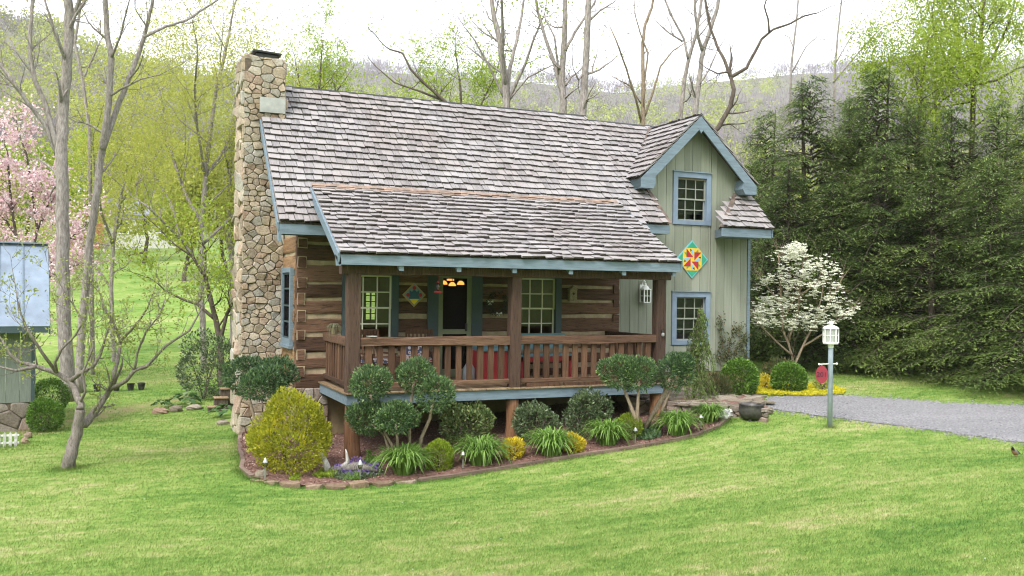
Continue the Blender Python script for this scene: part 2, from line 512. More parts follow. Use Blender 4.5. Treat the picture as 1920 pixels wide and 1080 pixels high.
# one ground sheet reaching past the ridge
nb, nr = 400, 230
bs = np.linspace(-math.pi, math.pi, nb, endpoint=False)
rs = np.concatenate([[0.0], np.geomspace(0.8, 1500, nr - 1)])
bb, rr = np.meshgrid(bs, rs)
gx = CAM[0] + rr * np.sin(bb + YAW); gy = CAM[1] + rr * np.cos(bb + YAW)
gz = H(gx, gy)
V = np.stack([gx, gy, gz], -1).reshape(-1, 3)
ii, jj = np.meshgrid(np.arange(nr - 1), np.arange(nb), indexing="ij")
a = (ii * nb + jj).ravel(); b = (ii * nb + (jj + 1) % nb).ravel()
F = np.stack([a, b, b + nb, a + nb], -1)
def lawn_color(nt):
    p = pos(nt)
    # mowing direction runs roughly along the bed edge
    big = noise(nt, pos(nt, (0.22, 0.55, 0.3)), 1.0, 4, 0.6)
    mid = noise(nt, pos(nt, (1.2, 2.2, 1)), 2.2, 6, 0.7)
    fine = noise(nt, p, 38, 3, 0.7)
    t = mathn(nt, "ADD", mathn(nt, "MULTIPLY", big, 0.45), mathn(nt, "MULTIPLY", mid, 0.55))
    fl = noise(nt, pos(nt, (1, 1.4, 1)), 9.0, 5, 0.75)
    t = mathn(nt, "ADD", t, mathn(nt, "MULTIPLY", mathn(nt, "SUBTRACT", fl, .5), .22))
    t = mathn(nt, "ADD", mathn(nt, "MULTIPLY", mathn(nt, "SUBTRACT", t, .5), 1.35), .5)
    c = ramp(nt, t, [(0.33, (0.08, 0.165, 0.03, 1)), (0.42, (0.125, 0.21, 0.042, 1)), (0.50, (0.17, 0.25, 0.058, 1)), (0.58, (0.225, 0.28, 0.085, 1)), (0.66, (0.32, 0.315, 0.15, 1))])
    return c, fine
mg, nt, out = new_mat("lawn_ground")
c, fine = lawn_color(nt)
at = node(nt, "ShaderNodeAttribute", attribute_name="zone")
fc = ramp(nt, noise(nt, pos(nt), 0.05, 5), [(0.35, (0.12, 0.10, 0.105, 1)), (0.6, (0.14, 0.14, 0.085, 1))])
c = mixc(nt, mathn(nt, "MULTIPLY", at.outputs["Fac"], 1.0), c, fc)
fm = ramp(nt, fine, [(0.3, (0.72, 0.76, 0.68, 1)), (0.6, (1.05, 1.05, 1.0, 1))])
c = mixc(nt, 1.0, c, fm, "MULTIPLY")
wear = node(nt, "ShaderNodeAttribute", attribute_name="wear")
wn_ = mathn(nt, "MULTIPLY", wear.outputs["Fac"], ramp(nt, noise(nt, pos(nt), 3.0, 5), [(0.35, (0, 0, 0, 1)), (0.6, (1, 1, 1, 1))]))
c = mixc(nt, wn_, c, (0.27, 0.19, 0.115, 1))
finish(nt, out, c, 0.95, fine, 0.6, 0.03, 0.1)
M["lawn"] = mg
gme = npmesh("ground", V, F, True)
dist = ((gx - CAM[0]) * math.sin(YAW) + (gy - CAM[1]) * math.cos(YAW)).ravel()
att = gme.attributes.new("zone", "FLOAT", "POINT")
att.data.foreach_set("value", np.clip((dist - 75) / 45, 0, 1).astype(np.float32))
# a worn track crosses the lawn between shed and house
wz = np.zeros(len(V))
_track = [ground(x, y)[0][:2] for x, y in ((60, 812), (110, 795), (180, 782), (250, 765), (320, 752), (370, 742))]
_track2 = [ground(x, y)[0][:2] for x, y in ((105, 800), (128, 795), (150, 788))]
def segdist(P, A, B):
    A = np.array(A); B = np.array(B); ab = B - A
    t = np.clip(((P - A) @ ab) / (ab @ ab), 0, 1)
    return np.linalg.norm(P - (A + t[:, None] * ab), axis=1)
for A, B in zip(_track[:-1], _track[1:]):
    wz = np.maximum(wz, np.clip(1.25 - segdist(V[:, :2], A, B) / 0.42, 0, 1))
att = gme.attributes.new("wear", "FLOAT", "POINT")
att.data.foreach_set("value", wz.astype(np.float32))
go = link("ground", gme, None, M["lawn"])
tag(go, "mown green lawn running back into fields and hills", "ground", kind="structure")

def strip(name, A, B, nu, nv, lift, mat):
    """a sheet draped on the ground between two polylines"""
    def res(Pl, n):
        Pl = np.array(Pl, float)
        s = np.r_[0, np.cumsum(np.linalg.norm(np.diff(Pl, axis=0), axis=1))]
        u = np.linspace(0, s[-1], n)
        return np.stack([np.interp(u, s, Pl[:, k]) for k in range(2)], -1)
    a, b = res(A, nu), res(B, nu)
    t = np.linspace(0, 1, nv)
    G = a[:, None] * (1 - t)[None, :, None] + b[:, None] * t[None, :, None]
    z = H(G[..., 0], G[..., 1]) + lift
    V = np.concatenate([G, z[..., None]], -1).reshape(-1, 3)
    i, j = np.meshgrid(np.arange(nu - 1), np.arange(nv - 1), indexing="ij")
    k = (i * nv + j).ravel()
    F = np.stack([k, k + 1, k + nv + 1, k + nv], -1)
    me = npmesh(name, V, F, True)
    return link(name, me, None, mat), G

# ------------------------------------------------------------------ driveway
m, nt, out = new_mat("gravel_drive")
n1 = noise(nt, pos(nt), 24, 5, 0.85)
n2 = noise(nt, pos(nt, (0.4, 1.2, 1)), 1.0, 4)
c = ramp(nt, n1, [(0.32, (0.078, 0.077, 0.08, 1)), (0.5, (0.198, 0.195, 0.2, 1)), (0.68, (0.35, 0.346, 0.35, 1))])
c = mixc(nt, 0.6, c, ramp(nt, n2, [(0.3, (0.75, 0.75, 0.76, 1)), (0.7, (1.15, 1.12, 1.12, 1))]), "MULTIPLY")
finish(nt, out, c, 0.95, n1, 1.0, 0.02, 0.15)
M["gravel"] = m
near = [ground(x, y)[0][:2] for x, y in ((1432, 766), (1470, 771), (1530, 780), (1600, 789), (1700, 801), (1800, 814), (1910, 830))]
far = [ground(x, y)[0][:2] for x, y in ((1440, 745), (1500, 742), (1560, 741), (1640, 747), (1740, 754), (1830, 759), (1910, 762))]
def rough_edge(P_, amp, seed):
    r_ = np.random.default_rng(seed); P_ = np.array(P_); o_ = []
    for a_, b_ in zip(P_[:-1], P_[1:]):
        m_ = max(1, int(np.linalg.norm(b_ - a_) / .25))
        for t_ in range(m_): o_.append(a_ + (b_ - a_) * t_ / m_ + r_.normal(0, amp, 2))
    return o_ + [P_[-1]]
near = rough_edge(near, .05, 1); far = rough_edge(far, .05, 2)
near.append(np.array(near[-1]) + (np.array(near[-1]) - np.array(near[-9])) * 5)
far.append(np.array(far[-1]) + (np.array(far[-1]) - np.array(far[-9])) * 5)
drive, DG = strip("driveway", near, far, 170, 10, 0.014, M["gravel"])
tag(drive, "grey gravel driveway curving in from the hemlocks to the house", "driveway", kind="structure")

def scatter_gravel():
    rng = np.random.default_rng(93)
    n = 4200
    i_ = rng.integers(0, 120, n); j_ = rng.random(n)
    e_ = rng.random(n) < .8
    t_ = np.where(e_, np.abs(rng.normal(0, .03, n)) * rng.choice([-1, 1], n), j_)
    t_ = np.where(e_ & (rng.random(n) < .5), 1 - t_, t_)
    a_, b_ = DG[i_, 0], DG[i_, -1]
    q = a_ + (b_ - a_) * t_[:, None] + rng.normal(0, .15, (n, 2))
    z = H(q[:, 0], q[:, 1]) + .012
    V = []; F = []
    r_ = rng.uniform(.008, .022, n)
    for k in range(n):
        b0 = len(V)
        x_, y_, z_, r = q[k, 0], q[k, 1], z[k], r_[k]
        a0 = rng.uniform(0, 6.28)
        V += [(x_ + r * math.cos(a0 + w), y_ + r * math.sin(a0 + w), z_) for w in (0, 1.6, 3.1, 4.7)] + [(x_, y_, z_ + r * .9)]
        F += [(b0, b0 + 1, b0 + 4), (b0 + 1, b0 + 2, b0 + 4), (b0 + 2, b0 + 3, b0 + 4), (b0 + 3, b0, b0 + 4)]
    m, nt, out = new_mat("loose_gravel")
    finish(nt, out, ramp(nt, piece_random(nt), [(0, (.08, .08, .085, 1)), (.5, (.16, .157, .162, 1)), (1, (.29, .285, .29, 1))]), .9)
    tag(link("gravel", npmesh("gravel", V, F), None, m), "loose grey stones along the driveway", "gravel", kind="stuff")
scatter_gravel()
# ------------------------------------------------------------------ mulch bed
m, nt, out = new_mat("bark_mulch")
n1 = noise(nt, pos(nt), 30, 5, 0.75)
c = ramp(nt, n1, [(0.3, (0.07, 0.036, 0.028, 1)), (0.5, (0.19, 0.105, 0.085, 1)), (0.7, (0.33, 0.21, 0.175, 1))])
finish(nt, out, c, 0.95, n1, 1.0, 0.03, 0.1)
M["mulch"] = m
BED_PX = [(458, 812), (449, 822), (449, 845), (456, 866), (452, 884), (472, 898), (505, 907), (560, 914), (640, 916), (720, 909), (800, 903), (880, 892), (1000, 872), (1100, 855), (1200, 840), (1300, 821), (1345, 803), (1368, 786)]
BED = [ground(x, y)[0][:2] for x, y in BED_PX]
back = [(-0.75, 1.2), (-0.3, 1.0), (0.2, 0.2), (2, 0.1), (4, 0.1), (6, 0.1), (7.3, -0.6), (7.9, -2.2)]
bed, BG = strip("mulch_bed", BED, back, 110, 26, 0.035, M["mulch"])
tag(bed, "brown bark mulch bed along the front of the porch", "flower bed", kind="structure")

# ================================================================== HOUSE
house = empty("log_house", (0, 0, 0), "log cabin with stone chimney, shake roof, front porch and sage boarded wing", "house")
WY = 0.486        # plane of the boarded wing
def nz(a, k=1.0):
    return (random.random() - 0.5) * 2 * a * k

def hewn(name, mat, x0, x1, y0, y1, z0, z1, axis="x", amp=0.012, seg=0.25, parent=house, ends=True, taper=0.0):
    """a squared log with rounded arrises and an uneven face"""
    mb = MB()
    L0, L1 = (x0, x1) if axis == "x" else (y0, y1) if axis == "y" else (z0, z1)
    n = max(2, int((L1 - L0) / seg) + 1)
    prof = [(0, .12), (.06, 0), (.94, 0), (1, .12), (1, .88), (.94, 1), (.06, 1), (0, .88)]
    ph = [random.uniform(0, 6.28) for _ in range(16)]
    for i in range(n + 1):
        t = i / n
        L = L0 + (L1 - L0) * t
        for k, (u, v) in enumerate(prof):
            du = amp * (math.sin(L * 2.3 + ph[k]) * 0.6 + math.sin(L * 6.1 + ph[k + 8]) * 0.4 + nz(0.5))
            dv = amp * (math.sin(L * 1.9 + ph[(k + 3) % 16]) * 0.7 + nz(0.5)) + taper * (t - 0.5) * (v - 0.5)
            if axis == "x":
                mb.v.append((L, y0 + (y1 - y0) * u + du, z0 + (z1 - z0) * v + dv))
            elif axis == "y":
                mb.v.append((x0 + (x1 - x0) * u + du, L, z0 + (z1 - z0) * v + dv))
            else:
                mb.v.append((x0 + (x1 - x0) * u + du, y0 + (y1 - y0) * v + dv, L))
    flip = axis in "y"
    for i in range(n):
        for k in range(8):
            k2 = (k + 1) % 8
            q = (i * 8 + k, (i + 1) * 8 + k, (i + 1) * 8 + k2, i * 8 + k2)
            mb.f.append(q if flip else q[::-1])
    e0 = tuple(range(8)); e1 = tuple(n * 8 + k for k in range(8))
    mb.f.append(e0 if not flip else e0[::-1]); mb.f.append(e1[::-1] if not flip else e1)
    return mb.build(name, mat, parent)

def cut(x0, x1, z0, z1, holes):
    rects = [(x0, x1, z0, z1)]
    for (a, b, c, d) in holes:
        o = []
        for (p, q, r, s_) in rects:
            if b <= p or a >= q or d <= r or c >= s_:
                o.append((p, q, r, s_)); continue
            if a > p: o.append((p, a, r, s_))
            if b < q: o.append((b, q, r, s_))
            if c > r: o.append((max(a, p), min(b, q), r, c))
            if d < s_: o.append((max(a, p), min(b, q), d, s_))
        rects = o
    return [r for r in rects if r[1] - r[0] > 0.02 and r[3] - r[2] > 0.02]

# --- log walls
W1 = 7.15
HOLES = [(0.88, 2.03, 0.62, 2.22), (2.64, 3.84, -0.2, 2.26), (4.53, 5.69, 0.62, 2.22)]
CH = [0.2, 0.52, 0.90, 1.27, 1.60, 1.91, 2.31, 2.68]     # chink heights (left end is a little higher than the right)
zprev = -0.12
courses = []
for zc in CH:
    courses.append((zprev, zc)); zprev = zc
courses.append((zprev, 3.1))
HW = [0.05, 0.055, 0.042, 0.045, 0.03, 0.03, 0.05, 0.04]
for i, (za, zb) in enumerate(courses):
    lo = za + (HW[i - 1] if i else 0.0)
    hi = zb - (HW[i] if i < len(HW) else 0)
    for (p, q, r, s_) in cut(0.0, W1, lo, hi, HOLES):
        if s_ - r > 0.06:
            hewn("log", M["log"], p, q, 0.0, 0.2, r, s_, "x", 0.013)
for i, zc in enumerate(CH):
    for (p, q, r, s_) in cut(0.16, W1 - 0.16, zc - HW[i] - 0.04, zc + HW[i] + 0.04, HOLES):
        mb = MB(); n = max(2, int((q - p) / 0.2))
        P = [(p + (q - p) * k / n, 0.028 + nz(0.006), r) for k in range(n + 1)]
        T = [(p + (q - p) * k / n, 0.028 + nz(0.006), s_) for k in range(n + 1)]
        mb.add(P + T, [(k, k + 1, n + 2 + k, n + 1 + k) for k in range(n)])
        mb.build("chinking", M["chink"], house)
# gable logs with their squared ends showing at the corners
for i, zc in enumerate(CH):
    hh = random.uniform(0.078, 0.105); ww = random.uniform(0.12, 0.165); sk = nz(.012)
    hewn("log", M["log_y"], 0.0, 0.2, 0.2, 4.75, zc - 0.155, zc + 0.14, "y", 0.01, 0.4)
    MB().box(0.03, 0.15, 0.25, 4.7, zc + 0.12, zc + 0.28).build("chinking", M["chink"], house)
    e = hewn("log_end", M["log"], 0.02, 0.02 + ww, -0.022, 0.22, zc - hh, zc + hh, "y", 0.008, 0.2)
    MB().prism([(0.006, -0.012, zc - hh - 0.006), (ww + .034, -0.012, zc - hh - 0.012 + sk), (ww + .038 + sk, -0.012, zc + hh + 0.012), (0.008, -0.012, zc + hh + 0.016 - sk)], (0, 0.03, 0)).build("chinking", M["chink"], house)
    hewn("log_end", M["log"], W1 - 0.16, W1 - 0.02, -0.03, 0.22, zc - 0.085 - 0.04, zc + 0.085 - 0.04, "y", 0.01, 0.2)
# back and inner walls, floor, so that the rooms are real
MB().box(0.0, W1, -0.02 + 0.24, 4.8, -0.1, 0.0).build("floor", M["deckb"], house)
mbk = MB()
for (p, q, r, s_) in cut(0.2, 11.0, -0.1, 3.2, [(2.54, 2.86, 1.05, 1.72)]):
    mbk.box(p, q, 4.6, 4.8, r, s_)
mbk.build("wall", M["room"], house)
MB().box(0.2, W1, 0.22, 4.6, 2.75, 2.8).build("ceiling", M["room"], house)
mbk = MB()
for (p, q, r, s_) in cut(0.2, W1 - 0.05, -0.05, 2.75, HOLES):
    mbk.box(p, q, 0.2, 0.22, r, s_)
mbk.build("wall", M["room"], house)
MB().box(W1 - 0.08, W1, 0.22, 4.6, 0, 2.75).build("wall", M["room"], house)
for (p, q) in ((2.54, 2.86),):
    w = MB().box(p, p + .03, 4.56, 4.66, 1.05, 1.72).box(q - .03, q, 4.56, 4.66, 1.05, 1.72).box((p + q) / 2 - .012, (p + q) / 2 + .012, 4.57, 4.65, 1.05, 1.72)
    for k in range(1, 5): w.box(p, q, 4.572, 4.64, 1.05 + 0.15 * k - .012, 1.05 + 0.15 * k + .012)
    w.build("window", M["trim"], house)

def sash_window(x0, x1, z0, z1, Y, cols, rows, fm, trimw, trimm, proud=0.03, sill=True, name="window", lower_open=0.0, mw=0.022, gm=None):
    """double-hung window: casing, two sashes with muntins, panes"""
    w = MB()
    w.box(x0 - trimw, x0, Y - proud, Y + 0.12, z0 - trimw * 0.8, z1 + trimw)
    w.box(x1, x1 + trimw, Y - proud, Y + 0.12, z0 - trimw * 0.8, z1 + trimw)
    w.box(x0, x1, Y - proud + 0.002, Y + 0.12, z1, z1 + trimw)
    w.box(x0, x1, Y - proud + 0.002, Y + 0.12, z0 - trimw * 0.8, z0)
    o = w.build(name, trimm, house)
    if sill:
        MB().box(x0 - trimw - 0.02, x1 + trimw + 0.02, Y - proud - 0.03, Y + 0.05, z1 + trimw, z1 + trimw + 0.02).build("drip_cap", trimm, o)
    zm = (z0 + z1) / 2
    for (a, b, dy) in ((zm - 0.015, z1, 0.045), (z0, zm + 0.015, 0.075)):
        s_ = MB()
        y0, y1 = Y + dy, Y + dy + 0.03
        s_.box(x0, x0 + 0.035, y0, y1, a, b).box(x1 - 0.035, x1, y0, y1, a, b)
        s_.box(x0 + 0.035, x1 - 0.035, y0 + .001, y1, b - 0.03, b).box(x0 + 0.035, x1 - 0.035, y0 + .001, y1, a, a + 0.035)
        for k in range(1, cols):
            xc = x0 + (x1 - x0) * k / cols
            s_.box(xc - mw / 2, xc + mw / 2, y0 + .002, y1 - .002, a + .035, b - .03)
        for k in range(1, rows):
            zc = a + (b - a) * k / rows
            s_.box(x0 + .035, x1 - .035, y0 + .003, y1 - .003, zc - mw / 2, zc + mw / 2)
        s_.build("sash", fm, o)
        for ci in range(cols):
            for ri in range(rows):
                xa, xb = x0 + (x1 - x0) * ci / cols, x0 + (x1 - x0) * (ci + 1) / cols
                za, zb = a + (b - a) * ri / rows, a + (b - a) * (ri + 1) / rows
                MB().add([(xa, y0 + .015, za), (xb, y0 + .015, za), (xb, y0 + .015, zb), (xa, y0 + .015, zb)], [(0, 1, 2, 3)]).build("pane", gm or M["glass"], o)
    return o
sash_window(1.02, 1.89, 0.78, 2.08, -0.01, 3, 2, M["cream"], 0.135, M["trim"], 0.03, False)
sash_window(4.67, 5.55, 0.78, 2.08, -0.01, 3, 2, M["cream"], 0.135, M["trim"], 0.03, False)
# gable window (seen on edge between chimney and corner)
w = MB()
for (y0, y1, z0, z1) in ((0.38, 0.48, 0.68, 2.22), (1.28, 1.38, 0.68, 2.22), (0.48, 1.28, 2.12, 2.22), (0.48, 1.28, 0.68, 0.8)):
    w.box(-0.06, 0.02, y0, y1, z0, z1)
gw = w.build("window", M["blue"], house)
MB().box(-0.09, 0.0, 0.34, 1.42, 0.62, 0.68).build("sill", M["blue"], gw)
s_ = MB().box(-0.028, -0.005, 0.48, 0.53, 0.8, 2.12).box(-0.028, -0.005, 1.23, 1.28, 0.8, 2.12)
for z in (0.8, 1.12, 1.44, 1.78, 2.08): s_.box(-0.03, -0.006, 0.53, 1.23, z, z + 0.035)
s_.build("sash", M["trim"], gw)
MB().box(-0.018, -0.014, 0.5, 1.26, 0.82, 2.1).build("pane", M["screen"], gw)
# door
d = MB()
d.box(2.64, 2.87, -0.035, 0.15, -0.02, 2.14).box(3.60, 3.84, -0.035, 0.15, -0.02, 2.14).box(2.64, 3.84, -0.036, 0.15, 2.14, 2.28)
door = d.build("door", M["trim"], house)
d = MB()
d.box(2.87, 2.97, -0.02, 0.03, 0.02, 2.13).box(3.50, 3.60, -0.02, 0.03, 0.02, 2.13).box(2.97, 3.50, -0.019, 0.03, 2.05, 2.13).box(2.97, 3.50, -0.019, 0.03, 0.9, 1.0).box(2.97, 3.50, -0.019, 0.03, 0.02, 0.18)
d.build("frame", M["olive"], door)
MB().box(2.97, 3.50, 0.0, 0.004, 1.0, 2.05).build("screen_panel", M["screen"], door)
MB().box(2.97, 3.50, 0.0, 0.004, 0.18, 0.9).build("screen_panel", M["screen"], door)
MB().box(3.46, 3.5, -0.05, -0.02, 0.96, 1.12).build("handle", M["darkmetal"], door)

# --- main roof: one slab for each plane, shakes laid in courses on top
PITCH = math.radians(45)
EY, EZ, RY, RZ = -0.724, 3.018, 2.398, 6.14
XL, XR = -0.479, 7.52
SH = []     # every shake as (matrix, exposure-size)
def plane_frame(o, along, up):
    """origin, unit vector along the eave, unit vector up the slope, outward normal"""
    a = Vector(along).normalized(); u = Vector(up).normalized()
    n = a.cross(u).normalized()
    return Vector(o), a, u, n
def shakes(o, along, up, length, run, expo, left=None, right=None, wmin=0.10, wmax=0.2, jit=0.018, thick=0.029, keep=None, lift=0.0):
    O, a, u, n = plane_frame(o, along, up)
    rows = int(run / expo) + 1
    for r in range(rows):
        v = r * expo
        x0 = left(v) if left else 0.0
        x1 = right(v) if right else length
        x = x0 + (0 if not r % 2 else -0.0)
        wob = random.uniform(0, 6)
        while x < x1 - 0.02:
            w = random.uniform(wmin, wmax)
            if x + w > x1: w = x1 - x
            if x1 - (x + w) < 0.05: w = x1 - x
            if w < 0.025: break
            L = min(expo * 2.0, run - v + 0.06)
            vv = v - 0.03 + nz(jit) + 0.008 * math.sin(x * 3 + wob)
            p = O + a * (x + w / 2) + u * vv + n * (lift + 0.012 + nz(0.004))
            th = thick * random.uniform(0.75, 1.3)
            tilt = math.atan2(thick * 1.5, expo * 1.6) + nz(0.01)
            uu = (u * math.cos(tilt) - n * math.sin(tilt)).normalized()
            nn = a.cross(uu).normalized()
            rot = nz(0.012)
            aa = (a * math.cos(rot) + uu * math.sin(rot)).normalized()
            u2 = nn.cross(aa).normalized()
            p = p + nn * thick * 1.2
            if keep is None or keep(p):
                mt = Matrix(((aa.x, u2.x, nn.x, p.x), (aa.y, u2.y, nn.y, p.y), (aa.z, u2.z, nn.z, p.z), (0, 0, 0, 1)))
                SH.append((mt, w - random.uniform(0.006, 0.014), L, th, expo))
            x += w
roof = MB()
mslab = [(XL, EY, EZ - .01), (XR, EY, EZ - .01), (XR, RY, RZ - .01), (XL, RY, RZ - .01)]
roof.prism(mslab, (0, 0.04, -0.06))
roof.prism([(XL, RY, RZ - .01), (XR, RY, RZ - .01), (XR, 2 * RY - EY, EZ - .01), (XL, 2 * RY - EY, EZ - .01)], (0, -0.04, -0.06))
roof_o = roof.build("roof", M["barkd"], house)
slope = math.hypot(RY - EY, RZ - EZ)
upm = (0, RY - EY, RZ - EZ)
# chimney stands through the rake: no shakes inside it
shakes((XL, EY, EZ), (1, 0, 0), upm, XR - XL, slope, 0.203, wmin=0.11, wmax=0.24,
       keep=lambda p: not (p.x < 0.02 and p.y > 1.38) and not (p.x > 0.62 and p.x < 6.95 and p.y < -0.28))
MB().prism([(XL, RY - .13, RZ - .10), (XR + .02, RY - .13, RZ - .10), (XR + .02, RY, RZ + .05), (XL, RY, RZ + .05)], (0, 0.01, 0.012)).prism([(XL, RY + .15, RZ - .10), (XR + .02, RY + .15, RZ - .10), (XR + .02, RY, RZ + .052), (XL, RY, RZ + .052)], (0, 0.01, 0.012)).build("ridge_cap", M["darkmetal"], roof_o)
MB().box(XL + .01, 0.75, EY - 0.005, EY + 0.035, 2.80, 2.985).build("fascia", M["blue"], roof_o)
MB().prism([(XL - .0, EY + .0, 2.86), (XL - .0, EY, EZ - .01), (XL - .0, RY, RZ - .01), (XL - .0, RY, RZ - .19)], (-0.03, 0, 0)).build("barge_board", M["blue"], roof_o)
MB().prism([(XL - .0, EY + .0, 2.66), (XL - .0, EY, 2.80), (XL, EY + .16, 2.95), (XL, EY + .22, 2.7)], (0.05, 0, 0)).build("bracket", M["blue"], roof_o)
MB().prism([(XL + .03, EY + .05, 2.8), (0.9, EY + .05, 2.8), (0.9, 0.0, 3.5), (XL + .03, 0.0, 3.5)], (0, 0.0, -0.02)).build("soffit", M["trim"], roof_o)
MB().prism([(0.55, EY + .04, 2.62), (0.55, EY + .04, 2.80), (0.55, 0.0, 3.3), (0.55, 0.0, 3.1)], (0.11, 0, 0)).build("rafter_tail", M["blue"], roof_o)
# log gable above the eave (dark boards seen past the chimney)
MB().prism([(0.02, 0.0, 3.0), (0.02, 4.8, 3.0), (0.02, RY, 5.95)], (0.1, 0, 0)).build("gable", M["log_y"], house)

# --- wing roof
WEY, WEZ, WRZ = -0.317, 3.344, 6.05
WXR = 11.15
wr = MB()
def wz(y): return WEZ + (y - WEY) * (WRZ - WEZ) / (RY - WEY)
DX, DH, DZA, DZE, DYF = 9.395, 1.623, 5.982, 4.442, 0.174
def planq(mb, pts, th=-0.06):
    mb.prism(pts, (0, 0.04, th))
planq(wr, [(XR - .05, WEY, WEZ - .02), (8.24, WEY, WEZ - .02), (8.12, WY, wz(WY) - .02), (8.12, RY, WRZ - .02), (XR - .05, RY, WRZ - .02)])
planq(wr, [(9.66, WEY, WEZ - .02), (WXR, WEY, WEZ - .02), (WXR, RY, WRZ - .02), (10.66, RY, WRZ - .02), (10.66, WY, wz(WY) - .02)])
planq(wr, [(8.12, WY + .7, wz(WY + .7) - .02), (10.66, WY + .7, wz(WY + .7) - .02), (10.66, RY, WRZ - .02), (8.12, RY, WRZ - .02)])
wr.prism([(XR - .05, RY, WRZ - .02), (WXR, RY, WRZ - .02), (WXR, 2 * RY - WEY, WEZ), (XR - .05, 2 * RY - WEY, WEZ)], (0, -0.04, -0.06))
wing_o = wr.build("wing_roof", M["barkd"], house)
wup = (0, RY - WEY, WRZ - WEZ)
wsl = math.hypot(RY - WEY, WRZ - WEZ)
cosw = (RY - WEY) / wsl
def dormer_z(x): return DZA - abs(x - DX) * (DZA - DZE) / DH
def keepw(p):
    if p.y < WY and 8.12 < p.x < 10.66:
        return p.x < 8.2 or p.x > 9.74 + (p.y - WEY) * 1.22
    return not (abs(p.x - DX) < DH - 0.12 and p.z < dormer_z(p.x) - 0.06 and p.y > WY - 0.05) and not (8.12 < p.x < 10.66 and p.y < 0.62)
shakes((XR - .02, WEY, WEZ), (1, 0, 0), wup, WXR - XR + .02, wsl, 0.203, wmin=0.10, wmax=0.22, keep=keepw)
MB().prism([(XR, RY - .11, WRZ - .08), (WXR, RY - .11, WRZ - .08), (WXR, RY, WRZ + .045), (XR, RY, WRZ + .045)], (0, 0.01, 0.012)).build("ridge_cap", M["darkmetal"], wing_o)
MB().box(7.2, 8.25, WEY, WEY + .04, 3.13, 3.325).prism([(8.25, WEY, 3.13), (8.25, WEY + .04, 3.13), (8.13, WY, 3.13), (8.09, WY, 3.13)], (0, 0, .19)).build("fascia", M["blue"], wing_o)
MB().box(9.67, 11.1, WEY, WEY + .04, 3.13, 3.325).prism([(9.67, WEY, 3.13), (9.71, WEY + .03, 3.13), (10.1, WY, 3.13), (10.06, WY, 3.13)], (0, 0, .19)).build("fascia", M["blue"], wing_o)
MB().prism([(7.2, WEY + .02, 3.14), (8.24, WEY + .02, 3.14), (8.13, WY, 3.14), (7.2, WY, 3.14)], (0, 0, .02)).prism([(9.69, WEY + .02, 3.14), (11.08, WEY + .02, 3.14), (11.08, WY, 3.14), (10.08, WY, 3.14)], (0, 0, .02)).build("soffit", M["blue"], wing_o)
MB().prism([(8.16, WEY - .01, WEZ), (8.30, WEY - .01, WEZ + .01), (8.18, WY, wz(WY) + .07), (8.10, WY, wz(WY) + .07)], (0, 0, 0.035)).build("hip_flashing", M["oldcopper"], wing_o)
MB().prism([(9.61, WEY - .01, WEZ), (9.80, WEY - .01, WEZ + .005), (10.70, WY, wz(WY) + .08), (10.60, WY, wz(WY) + .08)], (0, 0, 0.035)).build("hip_flashing", M["oldcopper"], wing_o)
MB().prism([(9.60, WEY - .005, WEZ - .01), (10.64, WY, wz(WY) + .06), (10.16, WY, WEZ - .01)], (0, .01, 0.02)).build("hip_flashing", M["lead"], wing_o)
MB().prism([(WXR + .0, WEY, 3.15), (WXR, WEY, WEZ - .02), (WXR, RY, WRZ - .02), (WXR, RY, WRZ - .2)], (-0.03, 0, 0)).build("barge_board", M["blue"], wing_o)

# --- dormer roof
dk = (DZA - DZE) / DH
dr = MB()
yb = RY - 0.02
for sgn in (-1, 1):
    ex = DX + sgn * DH
    ye = WEY + (DZE - WEZ) / ((WRZ - WEZ) / (RY - WEY))
    dr.prism([(ex, DYF, DZE - .02), (DX, DYF, DZA - .02), (DX, yb, DZA - .02), (ex, ye, DZE - .02)], (-sgn * 0.03, 0, -0.05))
dorm_o = dr.build("dormer_roof", M["barkd"], house)
dsl = math.hypot(DH, DZA - DZE)
def ymeet(z): return WEY + (z - WEZ) * (RY - WEY) / (WRZ - WEZ)
zof = lambda v: DZE + v / dsl * (DZA - DZE)
shakes((DX - DH, yb, DZE), (0, -1, 0), (DH, 0, DZA - DZE), yb - DYF, dsl, 0.203, left=lambda v: max(0, yb - ymeet(zof(v)) - .05), right=lambda v: yb - DYF + .03, wmin=0.1, wmax=0.22)
shakes((DX + DH, DYF, DZE), (0, 1, 0), (-DH, 0, DZA - DZE), yb - DYF, dsl, 0.203, left=lambda v: -.03, right=lambda v: ymeet(zof(v)) - DYF + .05, wmin=0.1, wmax=0.22)
for sgn in (-1, 1):
    ex = DX + sgn * DH
    b = 0.27
    MB().prism([(ex, DYF - .03, DZE - .03), (DX, DYF - .03, DZA - .02), (DX, DYF - .03, DZA - .02 - b), (ex - sgn * 0.10, DYF - .03, DZE + .095 - b - .07), (ex, DYF - .03, DZE - .24)], (0, 0.04, 0)).build("barge_board", M["blue"], dorm_o)
    MB().prism([(ex - sgn * .01, DYF - .028, DZE - .245), (ex - sgn * .01, DYF - .028, DZE - .05), (ex - sgn * .36, DYF - .028, DZE + .10), (ex - sgn * .40, DYF - .028, DZE - .12), (ex - sgn * .33, DYF - .028, DZE - .245)], (0, 0.34, 0)).build("eave_return", M["blue"], dorm_o)
    ye = ymeet(DZE)
    MB().prism([(ex, DYF, DZE - .03), (ex, ye, DZE - .03), (ex, ye, DZE - .22), (ex, DYF, DZE - .22)], (-sgn * 0.03, 0, 0)).build("fascia", M["trim"], dorm_o)
MB().prism([(DX - .09, DYF - .035, DZA - .30), (DX + .09, DYF - .035, DZA - .30), (DX, DYF - .035, DZA - .42)], (0, 0.03, 0)).build("apex_block", M["blue"], dorm_o)
